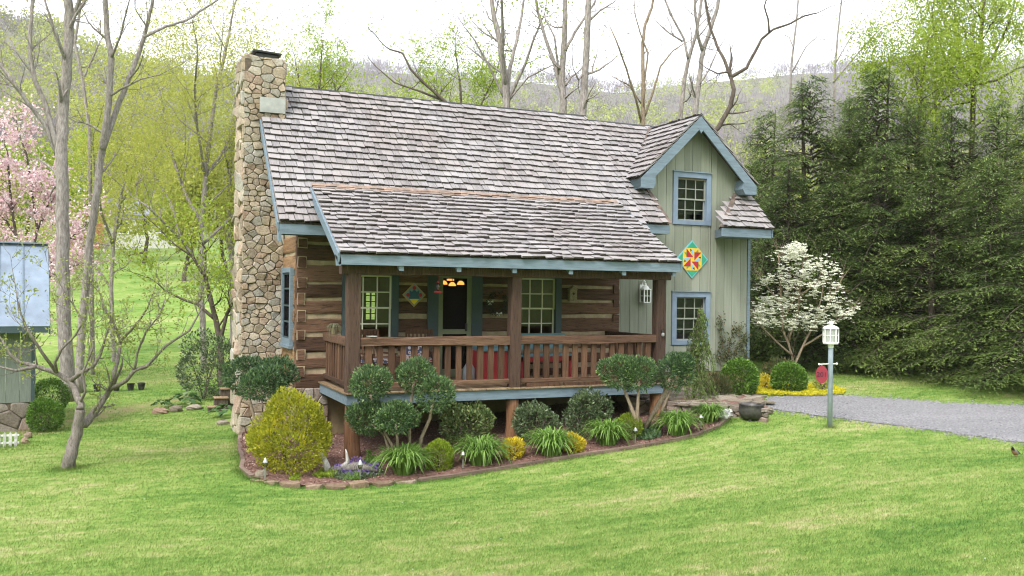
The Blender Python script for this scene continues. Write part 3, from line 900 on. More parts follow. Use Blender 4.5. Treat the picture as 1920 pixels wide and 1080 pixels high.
MB().prism([(DX - .09, DYF - .03, DZA - .055), (DX, DYF - .03, DZA + .045), (DX, yb + .1, DZA + .045), (DX - .09, yb + .1, DZA - .055)], (0, 0, .012)).prism([(DX + .09, DYF - .03, DZA - .055), (DX, DYF - .03, DZA + .046), (DX, yb + .1, DZA + .046), (DX + .09, yb + .1, DZA - .055)], (0, 0, .012)).build("ridge_cap", M["darkmetal"], dorm_o)
MB().prism([(DX - DH + .12, ymeet(DZE) - .05, DZE + .06), (DX - DH + .25, ymeet(DZE) - .07, DZE + .06), (DX, yb - .12, DZA + .03), (DX - .12, yb - .1, DZA + .03)], (0, 0, .02)).build("valley_flashing", M["oldcopper"], dorm_o)

# --- porch roof
PEY, PEZ, PTY = -2.463, 2.395, -0.016
PTZ = EZ + (PTY - EY) * (RZ - EZ) / (RY - EY) + 0.03
PXL, PXR = 0.24, 7.1
pr = MB().prism([(PXL, PEY, PEZ), (PXR, PEY, PEZ), (PXR, PTY, PTZ), (PXL, PTY, PTZ)], (0, 0.02, -0.05))
porch_o = pr.build("porch_roof", M["barkd"], house)
psl = math.hypot(PTY - PEY, PTZ - PEZ)
shakes((PXL, PEY, PEZ), (1, 0, 0), (0, PTY - PEY, PTZ - PEZ), PXR - PXL, psl, 0.185, wmin=0.12, wmax=0.28, jit=0.024, thick=0.028)
MB().prism([(PXL + .02, PTY - .09, PTZ - .01), (PXR - .05, PTY - .09, PTZ - .01), (PXR - .05, PTY + .03, PTZ + .085), (PXL + .02, PTY + .03, PTZ + .085)], (0, -.012, 0.012)).build("top_flashing", M["copper"], porch_o)
MB().box(PXL - .01, PXR + .01, PEY + .0, PEY + .045, 2.215, 2.385).build("fascia", M["blue"], porch_o)
for x in (PXL - .03, PXR):
    MB().prism([(x, PEY - .005, PEZ - .14), (x, PEY - .02, PEZ + .02), (x, PTY, PTZ + .03), (x, PTY, PTZ - .17)], (0.035, 0, 0)).build("barge_board", M["blue"], porch_o)
MB().prism([(PXL - .03, PEY + .0, PEZ - .20), (PXL - .03, PEY, PEZ - .06), (PXL - .03, PEY + .2, PEZ), (PXL - .03, PEY + .12, PEZ - .2)], (0.06, 0, 0)).build("bracket", M["blue"], porch_o)
for x in (1.30, 2.37, 3.46, 4.62, 5.78, 6.93):
    MB().prism([(x, PEY + .03, 2.13), (x, PEY + .03, 2.215), (x, PTY, PTZ - .06), (x, PTY, PTZ - .2)], (0.085, 0, 0)).build("rafter_tail", M["blue"], porch_o)
MB().prism([(PXL, PEY + .05, 2.33), (PXR, PEY + .05, 2.33), (PXR, PTY, PTZ - .09), (PXL, PTY, PTZ - .09)], (0, 0.0, -.02)).build("ceiling", M["barkd"], porch_o)
hewn("beam", M["post"], 0.35, 7.05, -2.2, -1.98, 2.06, 2.23, "x", 0.008)
MB().prism([(PXR - .08, PEY + .3, 2.25), (PXR - .08, PTY, PTZ - .15), (PXR - .08, PTY, 2.25)], (0.03, 0, 0)).build("gable_board", M["board"], porch_o)

# --- all shakes: the 300 that show largest are objects, the others one mesh
def shake_mesh(w, L, th):
    mb = MB()
    n = 1
    s0 = nz(0.012)
    mb.add([(-w / 2, -0.004 + s0, 0), (w / 2, 0.004 - s0, 0), (w / 2, L, 0), (-w / 2, L, 0), (-w / 2, s0, th), (w / 2, -s0, th), (w / 2, L, th * .25), (-w / 2, L, th * .25)],
           [(0, 3, 2, 1), (4, 5, 6, 7), (0, 1, 5, 4), (1, 2, 6, 5), (2, 3, 7, 6), (3, 0, 4, 7)])
    return mb
def shown(mt, w, e):
    p = np.array(mt.translation); v = CAM - p; d = np.linalg.norm(v)
    n = np.array((mt[0][2], mt[1][2], mt[2][2]))
    return w * e * max(0.0, float(n @ v) / d) / d ** 2
order = sorted(range(len(SH)), key=lambda i: -shown(SH[i][0], SH[i][1], SH[i][4]))
top = set(order[:300])
shared = {}
rest = MB()
for i, (mt, w, L, th, e) in enumerate(SH):
    if i in top:
        key = (int(w / 0.02), i % 2, round(L, 2) > 0.38)
        if key not in shared:
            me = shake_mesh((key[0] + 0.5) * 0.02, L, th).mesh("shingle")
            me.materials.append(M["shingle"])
            shared[key] = me
        o = link("shingle", shared[key], roof_o)
        o.matrix_basis = mt
        o.scale = (w / ((key[0] + 0.5) * 0.02), 1, 1)
    else:
        s = shake_mesh(w, L, th)
        rest.add([mt @ Vector(p) for p in s.v], s.f)
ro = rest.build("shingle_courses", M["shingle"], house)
ro["kind"] = "stuff"

# --- stone masonry: irregular cells cut from a jittered field, shrunk to leave joints
def cells(U, Vv, su, sv, rng):
    pts = []
    v = 0.0
    while v < Vv + sv:
        h = sv * rng.uniform(0.55, 1.55)
        u = -su * rng.uniform(0, 1)
        while u < U + su:
            w = su * rng.choice([.5, .75, 1.0, 1.35, 1.9], p=[.2, .25, .25, .2, .1])
            pts.append((u + w / 2, v + h / 2 + rng.uniform(-.42, .42) * h))
            u += w
        v += h
    pts = np.array(pts)
    pts = pts[rng.random(len(pts)) > .07]
    k = su / sv * 0.95
    Q = pts * np.array([1, k])
    outp = []
    for i, p in enumerate(Q):
        poly = [np.array(q) for q in ((0, 0), (U, 0), (U, Vv * k), (0, Vv * k))]
        d = np.linalg.norm(Q - p, axis=1)
        for j in np.argsort(d)[1:16]:
            m_ = (p + Q[j]) / 2; nn = Q[j] - p
            new = []
            for a_ in range(len(poly)):
                A, B = poly[a_], poly[(a_ + 1) % len(poly)]
                fa, fb = (A - m_) @ nn, (B - m_) @ nn
                if fa <= 0: new.append(A)
                if fa * fb < 0: new.append(A + (B - A) * fa / (fa - fb))
            poly = new
            if len(poly) < 3: break
        if len(poly) < 3: continue
        P = np.array(poly) / np.array([1, k])
        x, y = P[:, 0], P[:, 1]
        ar = 0.5 * abs(np.dot(x, np.roll(y, -1)) - np.dot(y, np.roll(x, -1)))
        if ar > su * sv * 0.12: outp.append(P)
    return outp
def masonry(parent, O, a, b, n, U, Vv, su, sv, mat, seed, joint=0.0065, proud=0.03, name="stone", keep=None, into=None):
    rng = np.random.default_rng(seed)
    O, a, b, n = (np.array(q, float) for q in (O, a, b, n))
    cnt = 0
    for P in cells(U, Vv, su, sv, rng):
        c = P.mean(0)
        if keep and not keep(*c): continue
        # round the corners once
        Q = []
        for i in range(len(P)):
            A, B = P[i], P[(i + 1) % len(P)]
            if np.linalg.norm(B - A) < 0.02: continue
            Q += [A + (B - A) * rng.uniform(.03, .10), A + (B - A) * rng.uniform(.90, .97)]
        if len(Q) < 5: continue
        Q = np.array(Q)
        r = np.linalg.norm(Q - c, axis=1, keepdims=True)
        Q = c + (Q - c) * np.clip((r - joint) / r, .3, 1)
        m_ = len(Q)
        pr_ = proud * rng.uniform(.55, 1.5)
        tx, ty = rng.normal(0, .12, 2)
        ring = lambda q, h: [O + a * x + b * y + n * (h + (tx * (x - c[0]) + ty * (y - c[1])) * (h > 0)) for x, y in q]
        In = c + (Q - c) * 0.86 + rng.normal(0, .005, Q.shape)
        V = ring(Q, -0.03) + ring(Q, pr_ * 0.45) + ring(In, pr_ * 0.95) + ring([c], pr_ * rng.uniform(.85, 1.15))
        F = []
        for s0 in (0, m_):
            for i in range(m_):
                j = (i + 1) % m_
                F.append((s0 + i, s0 + j, s0 + m_ + j, s0 + m_ + i))
        for i in range(m_):
            F.append((2 * m_ + i, 2 * m_ + (i + 1) % m_, 3 * m_))
        if into is not None:
            into.add(V, F); continue
        MB().add(V, F).build(name, mat, parent, False)
        cnt += 1
    return cnt
STW = MB()
CY0, CY1, CXL = 1.552, 2.63, -0.815
ch = MB().box(CXL, -0.005, CY0, CY1, -1.5, 6.5)
chim = ch.build("chimney", M["mortar"], house)
n1_ = masonry(chim, (CXL - .01, CY0, -1.45), (1, 0, 0), (0, 0, 1), (0, -1, 0), 0.83, 8.0, 0.172, 0.132, M["stone"], 3,
              keep=lambda u, v: not (v - 1.45 > 5.42 and v - 1.45 < 5.72 and u > .34) and not (v > 7.78 and u < .15) and v > 0.1)
n2_ = masonry(chim, (CXL, CY1, -1.45), (0, -1, 0), (0, 0, 1), (-1, 0, 0), 1.08, 8.0, 0.4, 0.24, M["stone"], 4, proud=0.045, into=STW)
n3_ = masonry(chim, (-.005, CY0, 4.6), (0, 1, 0), (0, 0, 1), (1, 0, 0), 1.08, 1.9, 0.4, 0.25, M["stone"], 5, into=STW)
masonry(chim, (CXL + .0, CY0, 6.5), (1, 0, 0), (0, 1, 0), (0, 0, 1), 0.81, 1.07, 0.4, 0.3, M["stone"], 6, proud=.06, into=STW)
STW.build("stonework", M["stone"], chim)["kind"] = "stuff"
MB().box(-0.52, 0.0, CY0 - .055, CY0 + .02, 5.42, 5.73).build("flashing", M["lead"], chim)
cap = MB().prism([(-.64, 1.66, 6.70), (-.06, 1.66, 6.67), (-.06, 1.66, 6.70), (-.64, 1.66, 6.735)], (0, .78, 0)).box(-.57, -.13, 1.72, 2.38, 6.5, 6.675)
cap.build("chimney_cap", M["darkmetal"], chim)

# --- foundation
fo = MB().box(-0.03, 0.62, 0.0, 0.28, -1.6, -0.13).build("foundation_corner", M["mortar"], house)
masonry(fo, (-0.05, 0.0, -1.5), (1, 0, 0), (0, 0, 1), (0, -1, 0), 0.68, 1.38, 0.22, 0.2, M["greystone"], 8)
masonry(fo, (-0.03, 0.3, -1.5), (0, -1, 0), (0, 0, 1), (-1, 0, 0), 0.3, 1.38, 0.28, 0.2, M["greystone"], 9)
MB().box(0.02, 0.2, 0.3, 4.8, -1.6, -0.13).box(0.62, 7.2, 0.06, 0.26, -1.6, -0.1).box(7.2, 11.0, WY + .05, 4.8, -1.5, -0.02).build("foundation", M["parge"], house)

# --- boarded wing: each board its own piece, cut round the windows and under the gable
WH = [(8.84, 9.95, 0.56, 1.83), (8.84, 9.93, 3.42, 4.68)]
bw = MB().box(7.15, 8.85, WY + .03, WY + .1, -.05, 3.2).box(9.94, 11.08, WY + .03, WY + .1, -.05, 3.2)
wall_b = empty("board_wall", (0, 0, 0), parent=house)
xs = [7.16, 7.46, 7.71, 7.94, 8.17, 8.42, 8.67, 8.92, 9.16, 9.40, 9.64, 9.88, 10.11, 10.35, 10.58, 10.83, 11.03]
for i in range(len(xs) - 1):
    a_, b_ = xs[i] + 0.004, xs[i + 1] - 0.004
    ztop = 3.28 if (b_ <= 8.2 or a_ >= 10.6) else None
    dy = nz(0.003)
    if ztop:
        MB().box(a_, b_, WY + dy, WY + .028, -0.06, ztop).build("board", M["board"], wall_b)
        continue
    zt0, zt1 = dormer_z(a_) - .06, dormer_z(b_) - .06
    for (p, q, r, s_) in cut(a_, b_, -0.06, min(zt0, zt1) - .01, WH):
        if s_ > min(zt0, zt1) - .02:
            pts = [(p, WY + dy, r), (q, WY + dy, r), (q, WY + dy, dormer_z(q) - .06), (p, WY + dy, dormer_z(p) - .06)]
            if p < DX < q: pts.insert(3, (DX, WY + dy, DZA - .06))
            MB().prism(pts, (0, 0.026, 0)).build("board", M["board"], wall_b)
        else:
            MB().box(p, q, WY + dy, WY + .026, r, s_).build("board", M["board"], wall_b)
bk = MB()
for (p, q, r, s_) in cut(7.15, 11.07, -.08, 3.3, WH) + cut(8.16, 10.63, 3.3, 4.5, WH):
    bk.box(p, q, WY + .027, WY + .06, r, s_)
bk.prism([(8.16, WY + .027, 4.5), (10.63, WY + .027, 4.5), (DX, WY + .027, 5.85)], (0, .03, 0))
bk.box(7.2, 11.0, 4.4, 4.5, 0, 3.3).box(8.2, 10.6, 2.5, 2.55, 3.3, 5.0).box(7.2, 11.0, 0.6, 4.4, 2.6, 2.65)
bk.box(8.16, 8.19, WY + .06, 2.0, 3.3, 4.5).box(10.6, 10.63, WY + .06, 2.0, 3.3, 4.5)
bk.build("backing", M["room"], house)
MB().box(11.035, 11.115, WY - .02, WY + .05, -0.1, 3.3).build("corner_board", M["blue"], house)
MB().box(7.16, 7.19, WY - .03, WY + .0, -.05, 3.2).build("corner_board", M["trim"], house)
ew = empty("end_wall", (0, 0, 0), parent=house)
y_ = WY + .055
while y_ < 4.75:
    y2 = min(y_ + .235, 4.8)
    tz = lambda y: min(3.3 + max(0.0, (y - WY)) * .98, 3.3 + max(0.0, (4.35 - y)) * .98 + .4)
    MB().prism([(11.06, y_, -.06), (11.06, y2 - .008, -.06), (11.06, y2 - .008, tz(y2)), (11.06, y_, tz(y_))], (.028, 0, 0)).build("board", M["board"], ew)
    y_ = y2
MB().box(11.03, 11.058, WY + .06, 4.8, -.06, 3.3).build("backing", M["room"], ew)
MB().box(8.13, 8.165, WY - .005, 2.0, 3.3, 4.55).build("dormer_cheek", M["board"], house)
sash_window(8.98, 9.81, 0.68, 1.71, WY, 3, 2, M["muntin2"], 0.125, M["blue2"], 0.03, True, gm=M["glass2"])
sash_window(8.98, 9.80, 3.53, 4.55, WY, 3, 2, M["muntin2"], 0.125, M["blue2"], 0.03, True, gm=M["glass2"])
# rolled blinds and a dark shade behind the wing's panes
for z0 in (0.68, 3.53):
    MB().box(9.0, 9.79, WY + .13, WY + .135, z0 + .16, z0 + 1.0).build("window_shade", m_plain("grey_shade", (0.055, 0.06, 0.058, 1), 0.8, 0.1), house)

# --- porch deck, piers, posts, railing
dx0, dx1, dyf = 0.462, 6.9, -2.19
dk_ = MB()
for k in range(8):
    x = dx0 + .1 + k * (dx1 - dx0 - .25) / 7
    dk_.box(x, x + .05, dyf + .05, 0.0, -0.2, -0.03)
deck = dk_.build("porch_deck", M["barkd"], house)
x = dx0 - .03
while x < dx1 - .02:
    w = 0.138
    MB().box(x, min(x + w - .006, dx1 + .02), dyf - 0.035 + nz(.008), 0.0, -0.026, 0.0 + nz(.002)).build("deck_board", M["deckb"], deck)
    x += w
MB().box(dx0, dx1, dyf - .0, dyf + .04, -0.21, -0.028).build("fascia_board", M["blue"], deck)
MB().box(dx0, dx0 + .04, dyf + .04, 0.0, -0.21, -0.028).build("fascia_board", M["blue"], deck)
MB().box(dx1 - .04, dx1, dyf + .04, 0.0, -0.21, -0.028).build("fascia_board", M["blue"], deck)
for (x, r) in ((0.61, .135), (3.66, .125), (6.82, .12)):
    g = hz(x, -2.05) - .25
    zz = np.linspace(g, -.2, 9)
    ph = random.uniform(0, 6)
    MB().tube([(x + .015 * math.sin(z * 4 + ph), -2.03, z) for z in zz], [r * (1 + .04 * math.sin(z * 5 + ph) + (.12 if z < g + .4 else 0)) for z in zz], 14).build("pier", M["pier"], house, True)
for (xa, xb) in ((0.46, 0.70), (3.555, 3.765), (6.74, 6.955)):
    hewn("porch_post", M["post"], xa, xb, -2.19, -1.98, 0.0, 2.07, "z", 0.009, 0.18)
rail = empty("porch_railing", (0, 0, 0), parent=house)
for (xa, xb, n) in ((0.70, 3.555, 13), (3.765, 6.74, 14)):
    hewn("top_rail", M["rail"], xa, xb, -2.16, -2.03, 0.80, 0.955, "x", 0.009, 0.15, rail)
    hewn("bottom_rail", M["rail"], xa, xb, -2.13, -2.05, 0.075, 0.16, "x", 0.005, 0.3, rail)
    for k in range(n):
        xc = xa + (xb - xa) * (k + .75) / (n + .5)
        w = 0.112 * random.uniform(.88, 1.08)
        MB().prism([(xc - w / 2, -2.115, .15), (xc + w / 2, -2.115, .15), (xc + w / 2 + nz(.006), -2.115, .81), (xc - w / 2 + nz(.006), -2.115, .81)], (0, .045, 0)).build("baluster", M["bal"], rail)
for (x, n) in ((0.56, 9), (6.82, 9)):
    hewn("top_rail", M["rail"], x - .06, x + .06, -1.98, -0.04, 0.80, 0.95, "y", 0.008, 0.15, rail)
    hewn("bottom_rail", M["rail"], x - .04, x + .04, -1.98, -0.04, 0.075, 0.16, "y", 0.004, 0.3, rail)
    for k in range(n):
        yc = -1.9 + 1.78 * (k + .5) / n
        MB().box(x - .022, x + .022, yc - .055, yc + .055, .15, .81).build("baluster", M["bal"], rail)
MB().box(3.9, 4.6, dyf + .02, dyf + .1, 0.0, 0.07).build("toe_board", M["bal"], rail)
MB().box(4.7, 6.4, dyf + .02, dyf + .1, 0.0, 0.06).build("toe_board", M["bal"], rail)

# ================================================================== things hung on and set on the porch
def disc(mb, c, r, n=16, ax="y", t=.01):
    pts = []
    for k in range(n):
        an = 2 * math.pi * k / n
        pts.append((c[0] + r * math.cos(an), c[1], c[2] + r * math.sin(an)))
    return mb.prism(pts, (0, t, 0))
# barn quilt on the wing
Q = lambda r, g, b: m_plain("quilt_paint", S(r, g, b, .8), .5, .04)
qx, qy, qz = 9.40, WY - .012, 2.61
bq = empty("barn_quilt", (qx, qy, qz), "large diamond painted quilt square, red pinwheel on yellow with teal corners", "painted sign")
def qpoly(pts, y, mat, name, s=0.445):
    return MB().prism([(p[0] * s, y, p[1] * s) for p in pts], (0, .004, 0)).build(name, mat, bq)
MB().prism([(0, -.012, .452), (.452, -.012, 0), (0, -.012, -.452), (-.452, -.012, 0)], (0, .024, 0)).build("panel", Q(120, 195, 205), bq)
teal_m, yel, redm, blm, blk, grn = Q(62, 165, 130), Q(240, 200, 70), Q(185, 40, 62), Q(140, 200, 235), Q(30, 25, 25), Q(120, 170, 80)
qpoly([(0, .93), (.93, 0), (0, -.93), (-.93, 0)], -.017, teal_m, "corner_field")
qpoly([(-.37, .6), (.4, .6), (.6, .37), (.6, -.4), (.37, -.6), (-.4, -.6), (-.6, -.37), (-.6, .4)], -.022, yel, "center_field")
rot = lambda pts, k: pts if k == 0 else rot([(y, -x) for x, y in pts], k - 1)
for k in range(4):
    qpoly(rot([(-.38, .57), (-.38, .12), (.05, .12)], k), -.027, redm, "red_triangle")
    qpoly(rot([(-.10, .40), (.03, .55), (.11, .14)], k), -.027, blm, "blue_triangle")
    qpoly(rot([(-.15, .56), (-.04, .49), (-.12, .40)], k), -.027, blk, "black_triangle")
    qpoly(rot([(.18, .37), (.36, .53), (.37, .37)], k), -.027, grn, "green_triangle")
# small tulip quilt on the logs
Q2 = lambda r, g, b: m_plain("tulip_paint", S(r, g, b, 1.35), .5, .04)
tq = empty("tulip_quilt", (2.345, -.02, 1.70), "small diamond painted panel with dark blue tulip beside the door", "painted sign")
dia = lambda r, y: [(0, y, r), (r, y, 0), (0, y, -r), (-r, y, 0)]
MB().prism(dia(.245, -.02), (0, .02, 0)).build("frame", Q2(170, 140, 70), tq)
MB().prism(dia(.222, -.024), (0, .003, 0)).build("field", Q2(105, 130, 140), tq)
MB().prism([(-.10, -.028, .10), (-.05, -.028, .06), (0, -.028, .12), (.05, -.028, .06), (.10, -.028, .10), (.11, -.028, -.08), (-.11, -.028, -.08)], (0, .003, 0)).build("tulip", Q2(38, 75, 105), tq)
MB().prism([(-.10, -.028, -.085), (.10, -.028, -.085), (0, -.028, -.20)], (0, .003, 0)).build("base", Q2(215, 185, 40), tq)
for c_ in ((0, .14), (-.13, 0), (.13, 0)):
    disc(MB(), (c_[0], -.028, c_[1]), .042, 10, t=.003).build("petal", Q2(165, 40, 50), tq)
# wreath
wc = (4.16, -.08, 1.53)
wr_ = empty("wreath", wc, "dark evergreen wreath with white bows between door and post", "wreath")
mb = MB()
for k in range(420):
    an = random.uniform(0, 6.283); rr_ = .21 + nz(.055)
    p = Vector((rr_ * math.cos(an), nz(.05), rr_ * math.sin(an)))
    d_ = Vector((nz(1), nz(1), nz(1))).normalized() * .06
    e_ = d_.cross(Vector((nz(1), nz(1), nz(1)))).normalized() * .01
    mb.add([p - e_, p + e_, p + d_ + e_ * .2], [(0, 1, 2)])
mb.build("greenery", m_leaf("wreath_green", (.01, .022, .01, 1), (.035, .05, .02, 1), .1), wr_)
def bow(c, s, mat, parent):
    mb = MB()
    for sg in (-1, 1):
        mb.add([(c[0], c[1], c[2]), (c[0] + sg * s, c[1] - .03, c[2] + s * .6), (c[0] + sg * s * 1.1, c[1] - .03, c[2] - s * .2)], [(0, 1, 2)])
        mb.add([(c[0], c[1], c[2]), (c[0] + sg * s * .3, c[1], c[2] - s), (c[0] + sg * s * .6, c[1], c[2] - s)], [(0, 1, 2)])
    return mb.build("bow", mat, parent)
bow((-.2, -.07, .04), .06, M["white"], wr_); bow((0, -.07, -.2), .06, M["white"], wr_)
bow((0.02, -.07, .2), .09, Q(120, 75, 45), wr_)
# hummingbird feeder
f0 = (2.19, -1.95, 1.74)
fe = empty("hummingbird_feeder", f0, "red hummingbird feeder hanging from the porch eave", "bird feeder")
MB().lathe([(.02, 0.0), (.075, .012), (.08, .03), (.05, .045), (.02, .05)], n=14).build("dish", M["red"], fe, True)
MB().lathe([(.018, .05), (.035, .07), (.036, .17), (.02, .185)], n=12).build("bottle", m_glass("feeder_glass", (.75, .5, .45, 1), .05), fe, True)
MB().lathe([(.03, .185), (.035, .2), (.012, .23)], n=10).tube([(0, 0, .23), (0, 0, .36)], .004, 5).build("cap", M["red"], fe)
# little gourd birdhouse on logs
bh = empty("birdhouse", (5.92, -.09, 1.60), "small pale wooden birdhouse hung on the log wall", "birdhouse")
MB().box(-.085, .085, -.05, .06, 0, .24).prism([(-.1, -.07, .24), (.1, -.07, .24), (0, -.07, .33)], (0, .14, 0)).build("box", m_plain("pale_basket", (.32, .26, .17, 1), .9, .3, 40), bh)
disc(MB(), (0, -.056, .16), .028, 12, t=.004).build("entrance", M["darkmetal"], bh)
MB().tube([(0, 0, .32), (0, .05, .42)], .005, 5).build("hanger", M["darkmetal"], bh)

# wall lantern on the wing
ln = empty("wall_lantern", (8.02, WY - .17, 1.57), "white wall lantern on the sage boards beside the porch post", "lantern")
MB().box(-.09, .09, -.09, .09, 0, .02).prism([(-.1, -.1, .30), (.1, -.1, .30), (.1, .1, .30), (-.1, .1, .30)], (0, 0, .02)).lathe([(.1, .32), (.055, .39), (.025, .40), (.025, .44), (.01, .46)], n=12).build("body", M["white"], ln)
fr = MB()
for a_ in (-.085, .085):
    for b_ in (-.085, .085): fr.box(a_ - .012, a_ + .012, b_ - .012, b_ + .012, .02, .30)
    fr.box(-.085, .085, a_ - .008, a_ + .008, .15, .165).box(a_ - .008, a_ + .008, -.085, .085, .15, .165).box(-.008, .008, a_ - .008, a_ + .008, .02, .3)
fr.build("cage", M["white"], ln)
MB().box(-.08, .08, -.08, .08, .025, .295).build("glass", M["glass"], ln)
MB().tube([(0, .16, .36), (0, .14, .47), (0, .06, .52), (0, 0, .47)], .012, 6).box(-.06, .06, .14, .165, .28, .42).build("bracket", M["white"], ln)
# small jelly-jar lamp on right post
jl = empty("post_jar_light", (6.86, -2.22, .93), "tiny glass jar light on the right porch post", "light")
MB().lathe([(.02, 0), (.03, .02), (.03, .06), (.02, .07)], n=10).build("jar", M["lead"], jl)
MB().box(-.03, .03, .0, .035, .07, .12).build("mount", M["darkmetal"], jl)
# saucer and trailing plant on the rails
MB().lathe([(.03, 0), (.09, .012), (.1, .022), (.085, .02), (.03, .01)], (0, 0, 0), 18).build("saucer", M["white"])
o = bpy.data.objects["saucer"]; o.location = (0.92, -2.095, .957); tag(o, "white saucer on the porch top rail by the post", "saucer")
pl = empty("trailing_plant", (0.56, -0.75, .95), "pale trailing plant in a pot on the side rail", "plant")
MB().lathe([(.05, 0), (.075, .11), (.07, .11), (.03, .09)], n=12).build("pot", M["parge"], pl)
mb = MB()
for k in range(46):
    an = random.uniform(0, 6.28); r_ = random.uniform(.06, .17); dr_ = random.uniform(.02, .24)
    mb.tube([(0, 0, .1), (r_ * .5 * math.cos(an), r_ * .5 * math.sin(an), .2), (r_ * math.cos(an), r_ * math.sin(an), .14), (r_ * 1.1 * math.cos(an), r_ * 1.1 * math.sin(an), .14 - dr_)], [.006, .006, .005, .002], 3)
mb.build("stems", m_leaf("grey_green_stem", (.12, .12, .06, 1), (.22, .21, .13, 1), .2), pl)

# porch furniture
def rocker(x, y, rz, label, cush):
    r = empty("rocking_chair", (x, y, 0.0), label, "chair", "rocking chairs on the porch", rz)
    wood = M["bal"]
    for sx in (-.25, .25):
        MB().tube([(sx, -.4, .06), (sx, -.2, .025), (sx, .1, .02), (sx, .45, .09)], .018, 6).build("rocker", wood, r)
        MB().box(sx - .02, sx + .02, -.26, -.22, .03, .58).build("leg", wood, r)
        MB().bar((sx, .22, .03), (sx, .36, 1.0), .04, .04).build("back_post", wood, r)
        MB().box(sx - .035, sx + .035, -.3, .28, .57, .6).build("armrest", wood, r)
    MB().box(-.25, .25, -.26, .24, .38, .41).build("seat", wood, r)
    for k in range(6):
        xx = -.2 + k * .08
        MB().bar((xx, .24, .42), (xx, .355, .96), .035, .015).build("slat", wood, r)
    MB().bar((-.27, .36, .98), (.27, .36, .98), .04, .1).build("crest_rail", wood, r)
    mbc = MB().box(-.22, .22, -.22, .2, .412, .48)
    mbc.build("cushion", cush, r)
m, nt, out = new_mat("printed_cushion")
v_ = node(nt, "ShaderNodeTexVoronoi"); v_.inputs["Scale"].default_value = 14
nt.links.new(pos(nt), v_.inputs["Vector"])
finish(nt, out, ramp(nt, v_.outputs["Distance"], [(.2, (.3, .03, .04, 1)), (.4, (.6, .55, .5, 1)), (.6, (.05, .06, .12, 1))]), .9)
M["print"] = m
rocker(1.35, -.85, .3, "brown slatted rocking chair with printed cushion, by left porch window", M["print"])
rocker(2.25, -.75, -.25, "brown slatted rocking chair with printed cushion, in front of the tulip panel", M["print"])
MB().box(-.2, .2, -.06, .06, 0, .3).build("pillow", M["print"])
o = bpy.data.objects["pillow"]; o.location = (2.0, -1.1, .42); o.rotation_euler = (-.3, 0, .2); tag(o, "red and white printed pillow propped behind the porch balusters", "pillow")
cb = empty("porch_cabinet", (3.75, -.95, 0), "red cabinet with slanted teal lid behind the middle porch post", "cabinet")
MB().box(-.42, .42, -.25, .25, 0, .62).build("body", M["red"], cb)
MB().prism([(-.46, -.3, .62), (.46, -.3, .62), (.46, .27, .8), (-.46, .27, .8)], (0, 0, .03)).prism([(-.42, -.25, .62), (-.42, .25, .78), (-.42, .25, .62)], (.84, 0, 0)).build("lid", M["teal"], cb)
bn = empty("porch_bench", (5.0, -.55, 0), "red bench with blue seat under the right porch window", "bench")
MB().box(-.62, .62, -.2, .2, .46, .5).build("seat", M["teal"], bn)
MB().box(-.6, .6, -.18, -.15, .36, .46).build("apron", M["red"], bn)
for sx in (-.55, .55):
    for sy in (-.15, .15): MB().box(sx - .03, sx + .03, sy - .03, sy + .03, 0, .46).build("leg", M["red"], bn)
MB().bar((-.6, .2, .85), (.6, .2, .85), .04, .14).bar((-.6, .2, .65), (.6, .2, .65), .04, .1).build("backrest", M["teal"], bn)
pj = empty("porch_jug", (3.1, -1.2, 0), "grey stoneware jug on the deck beside the red cabinet", "jug")
MB().lathe([(.09, 0), (.12, .1), (.12, .28), (.06, .38), (.045, .42), (.05, .44)], n=16).build("body", m_plain("stoneware", (.2, .22, .24, 1), .4, .1), pj, True)
# chandelier glowing in the room behind the screen door
cc = atY(848, 531, 1.4)
cl = empty("chandelier", tuple(cc), "amber glass chandelier glowing behind the screen door", "lamp")
glow = m_emit("amber_glow", (1.0, .42, .08, 1), 5.0)
MB().tube([(0, 0, .08), (0, 0, 2.75 - cc[2])], .01, 6).build("stem", M["darkmetal"], cl)
for (x_, z_) in ((-.2, -.02), (.2, -.02), (0, .07), (0, -.05)):
    y_ = .12 if z_ > 0 else 0
    mb = MB().lathe([(.025, .075), (.06, .05), (.085, 0.0), (.08, -.012)], (x_, y_, z_), 12, False)
    mb.build("shade", glow, cl)
    MB().tube([(0, 0, .1), (x_ * .6, y_ * .6, z_ + .12), (x_, y_, z_ + .075)], .008, 5).build("arm", M["darkmetal"], cl)

# ================================================================== VEGETATION
def unit(n, rng):
    v = rng.normal(size=(n, 3))
    return v / np.linalg.norm(v, axis=1, keepdims=True)
def leafs(P, A, L, W, rng, flat=None):
    """rhombic leaves: base points P, axes A, lengths L, widths W; flat = preferred face normal"""
    n = len(P)
    A = A / np.maximum(np.linalg.norm(A, axis=1, keepdims=True), 1e-6)
    ref = unit(n, rng) if flat is None else flat + unit(n, rng) * 0.35
    Sd = np.cross(A, ref)
    Sd /= np.maximum(np.linalg.norm(Sd, axis=1, keepdims=True), 1e-6)
    L = np.broadcast_to(L, n)[:, None]; W = np.broadcast_to(W, n)[:, None]
    m_ = P + A * L * 0.45
    V = np.stack([P, m_ + Sd * W / 2, P + A * L, m_ - Sd * W / 2], 1).reshape(-1, 3)
    F = np.arange(n * 4).reshape(-1, 4)
    return V, F
def cloud_obj(name, V, F, mat, parent):
    return link(name, npmesh(name, V, F), parent, mat)
def lump(D, ph):
    return (np.sin(D @ ph[0] * 3.1) + np.sin(D @ ph[1] * 5.3) * .6 + np.sin(D @ ph[2] * 9.7) * .4) / 2
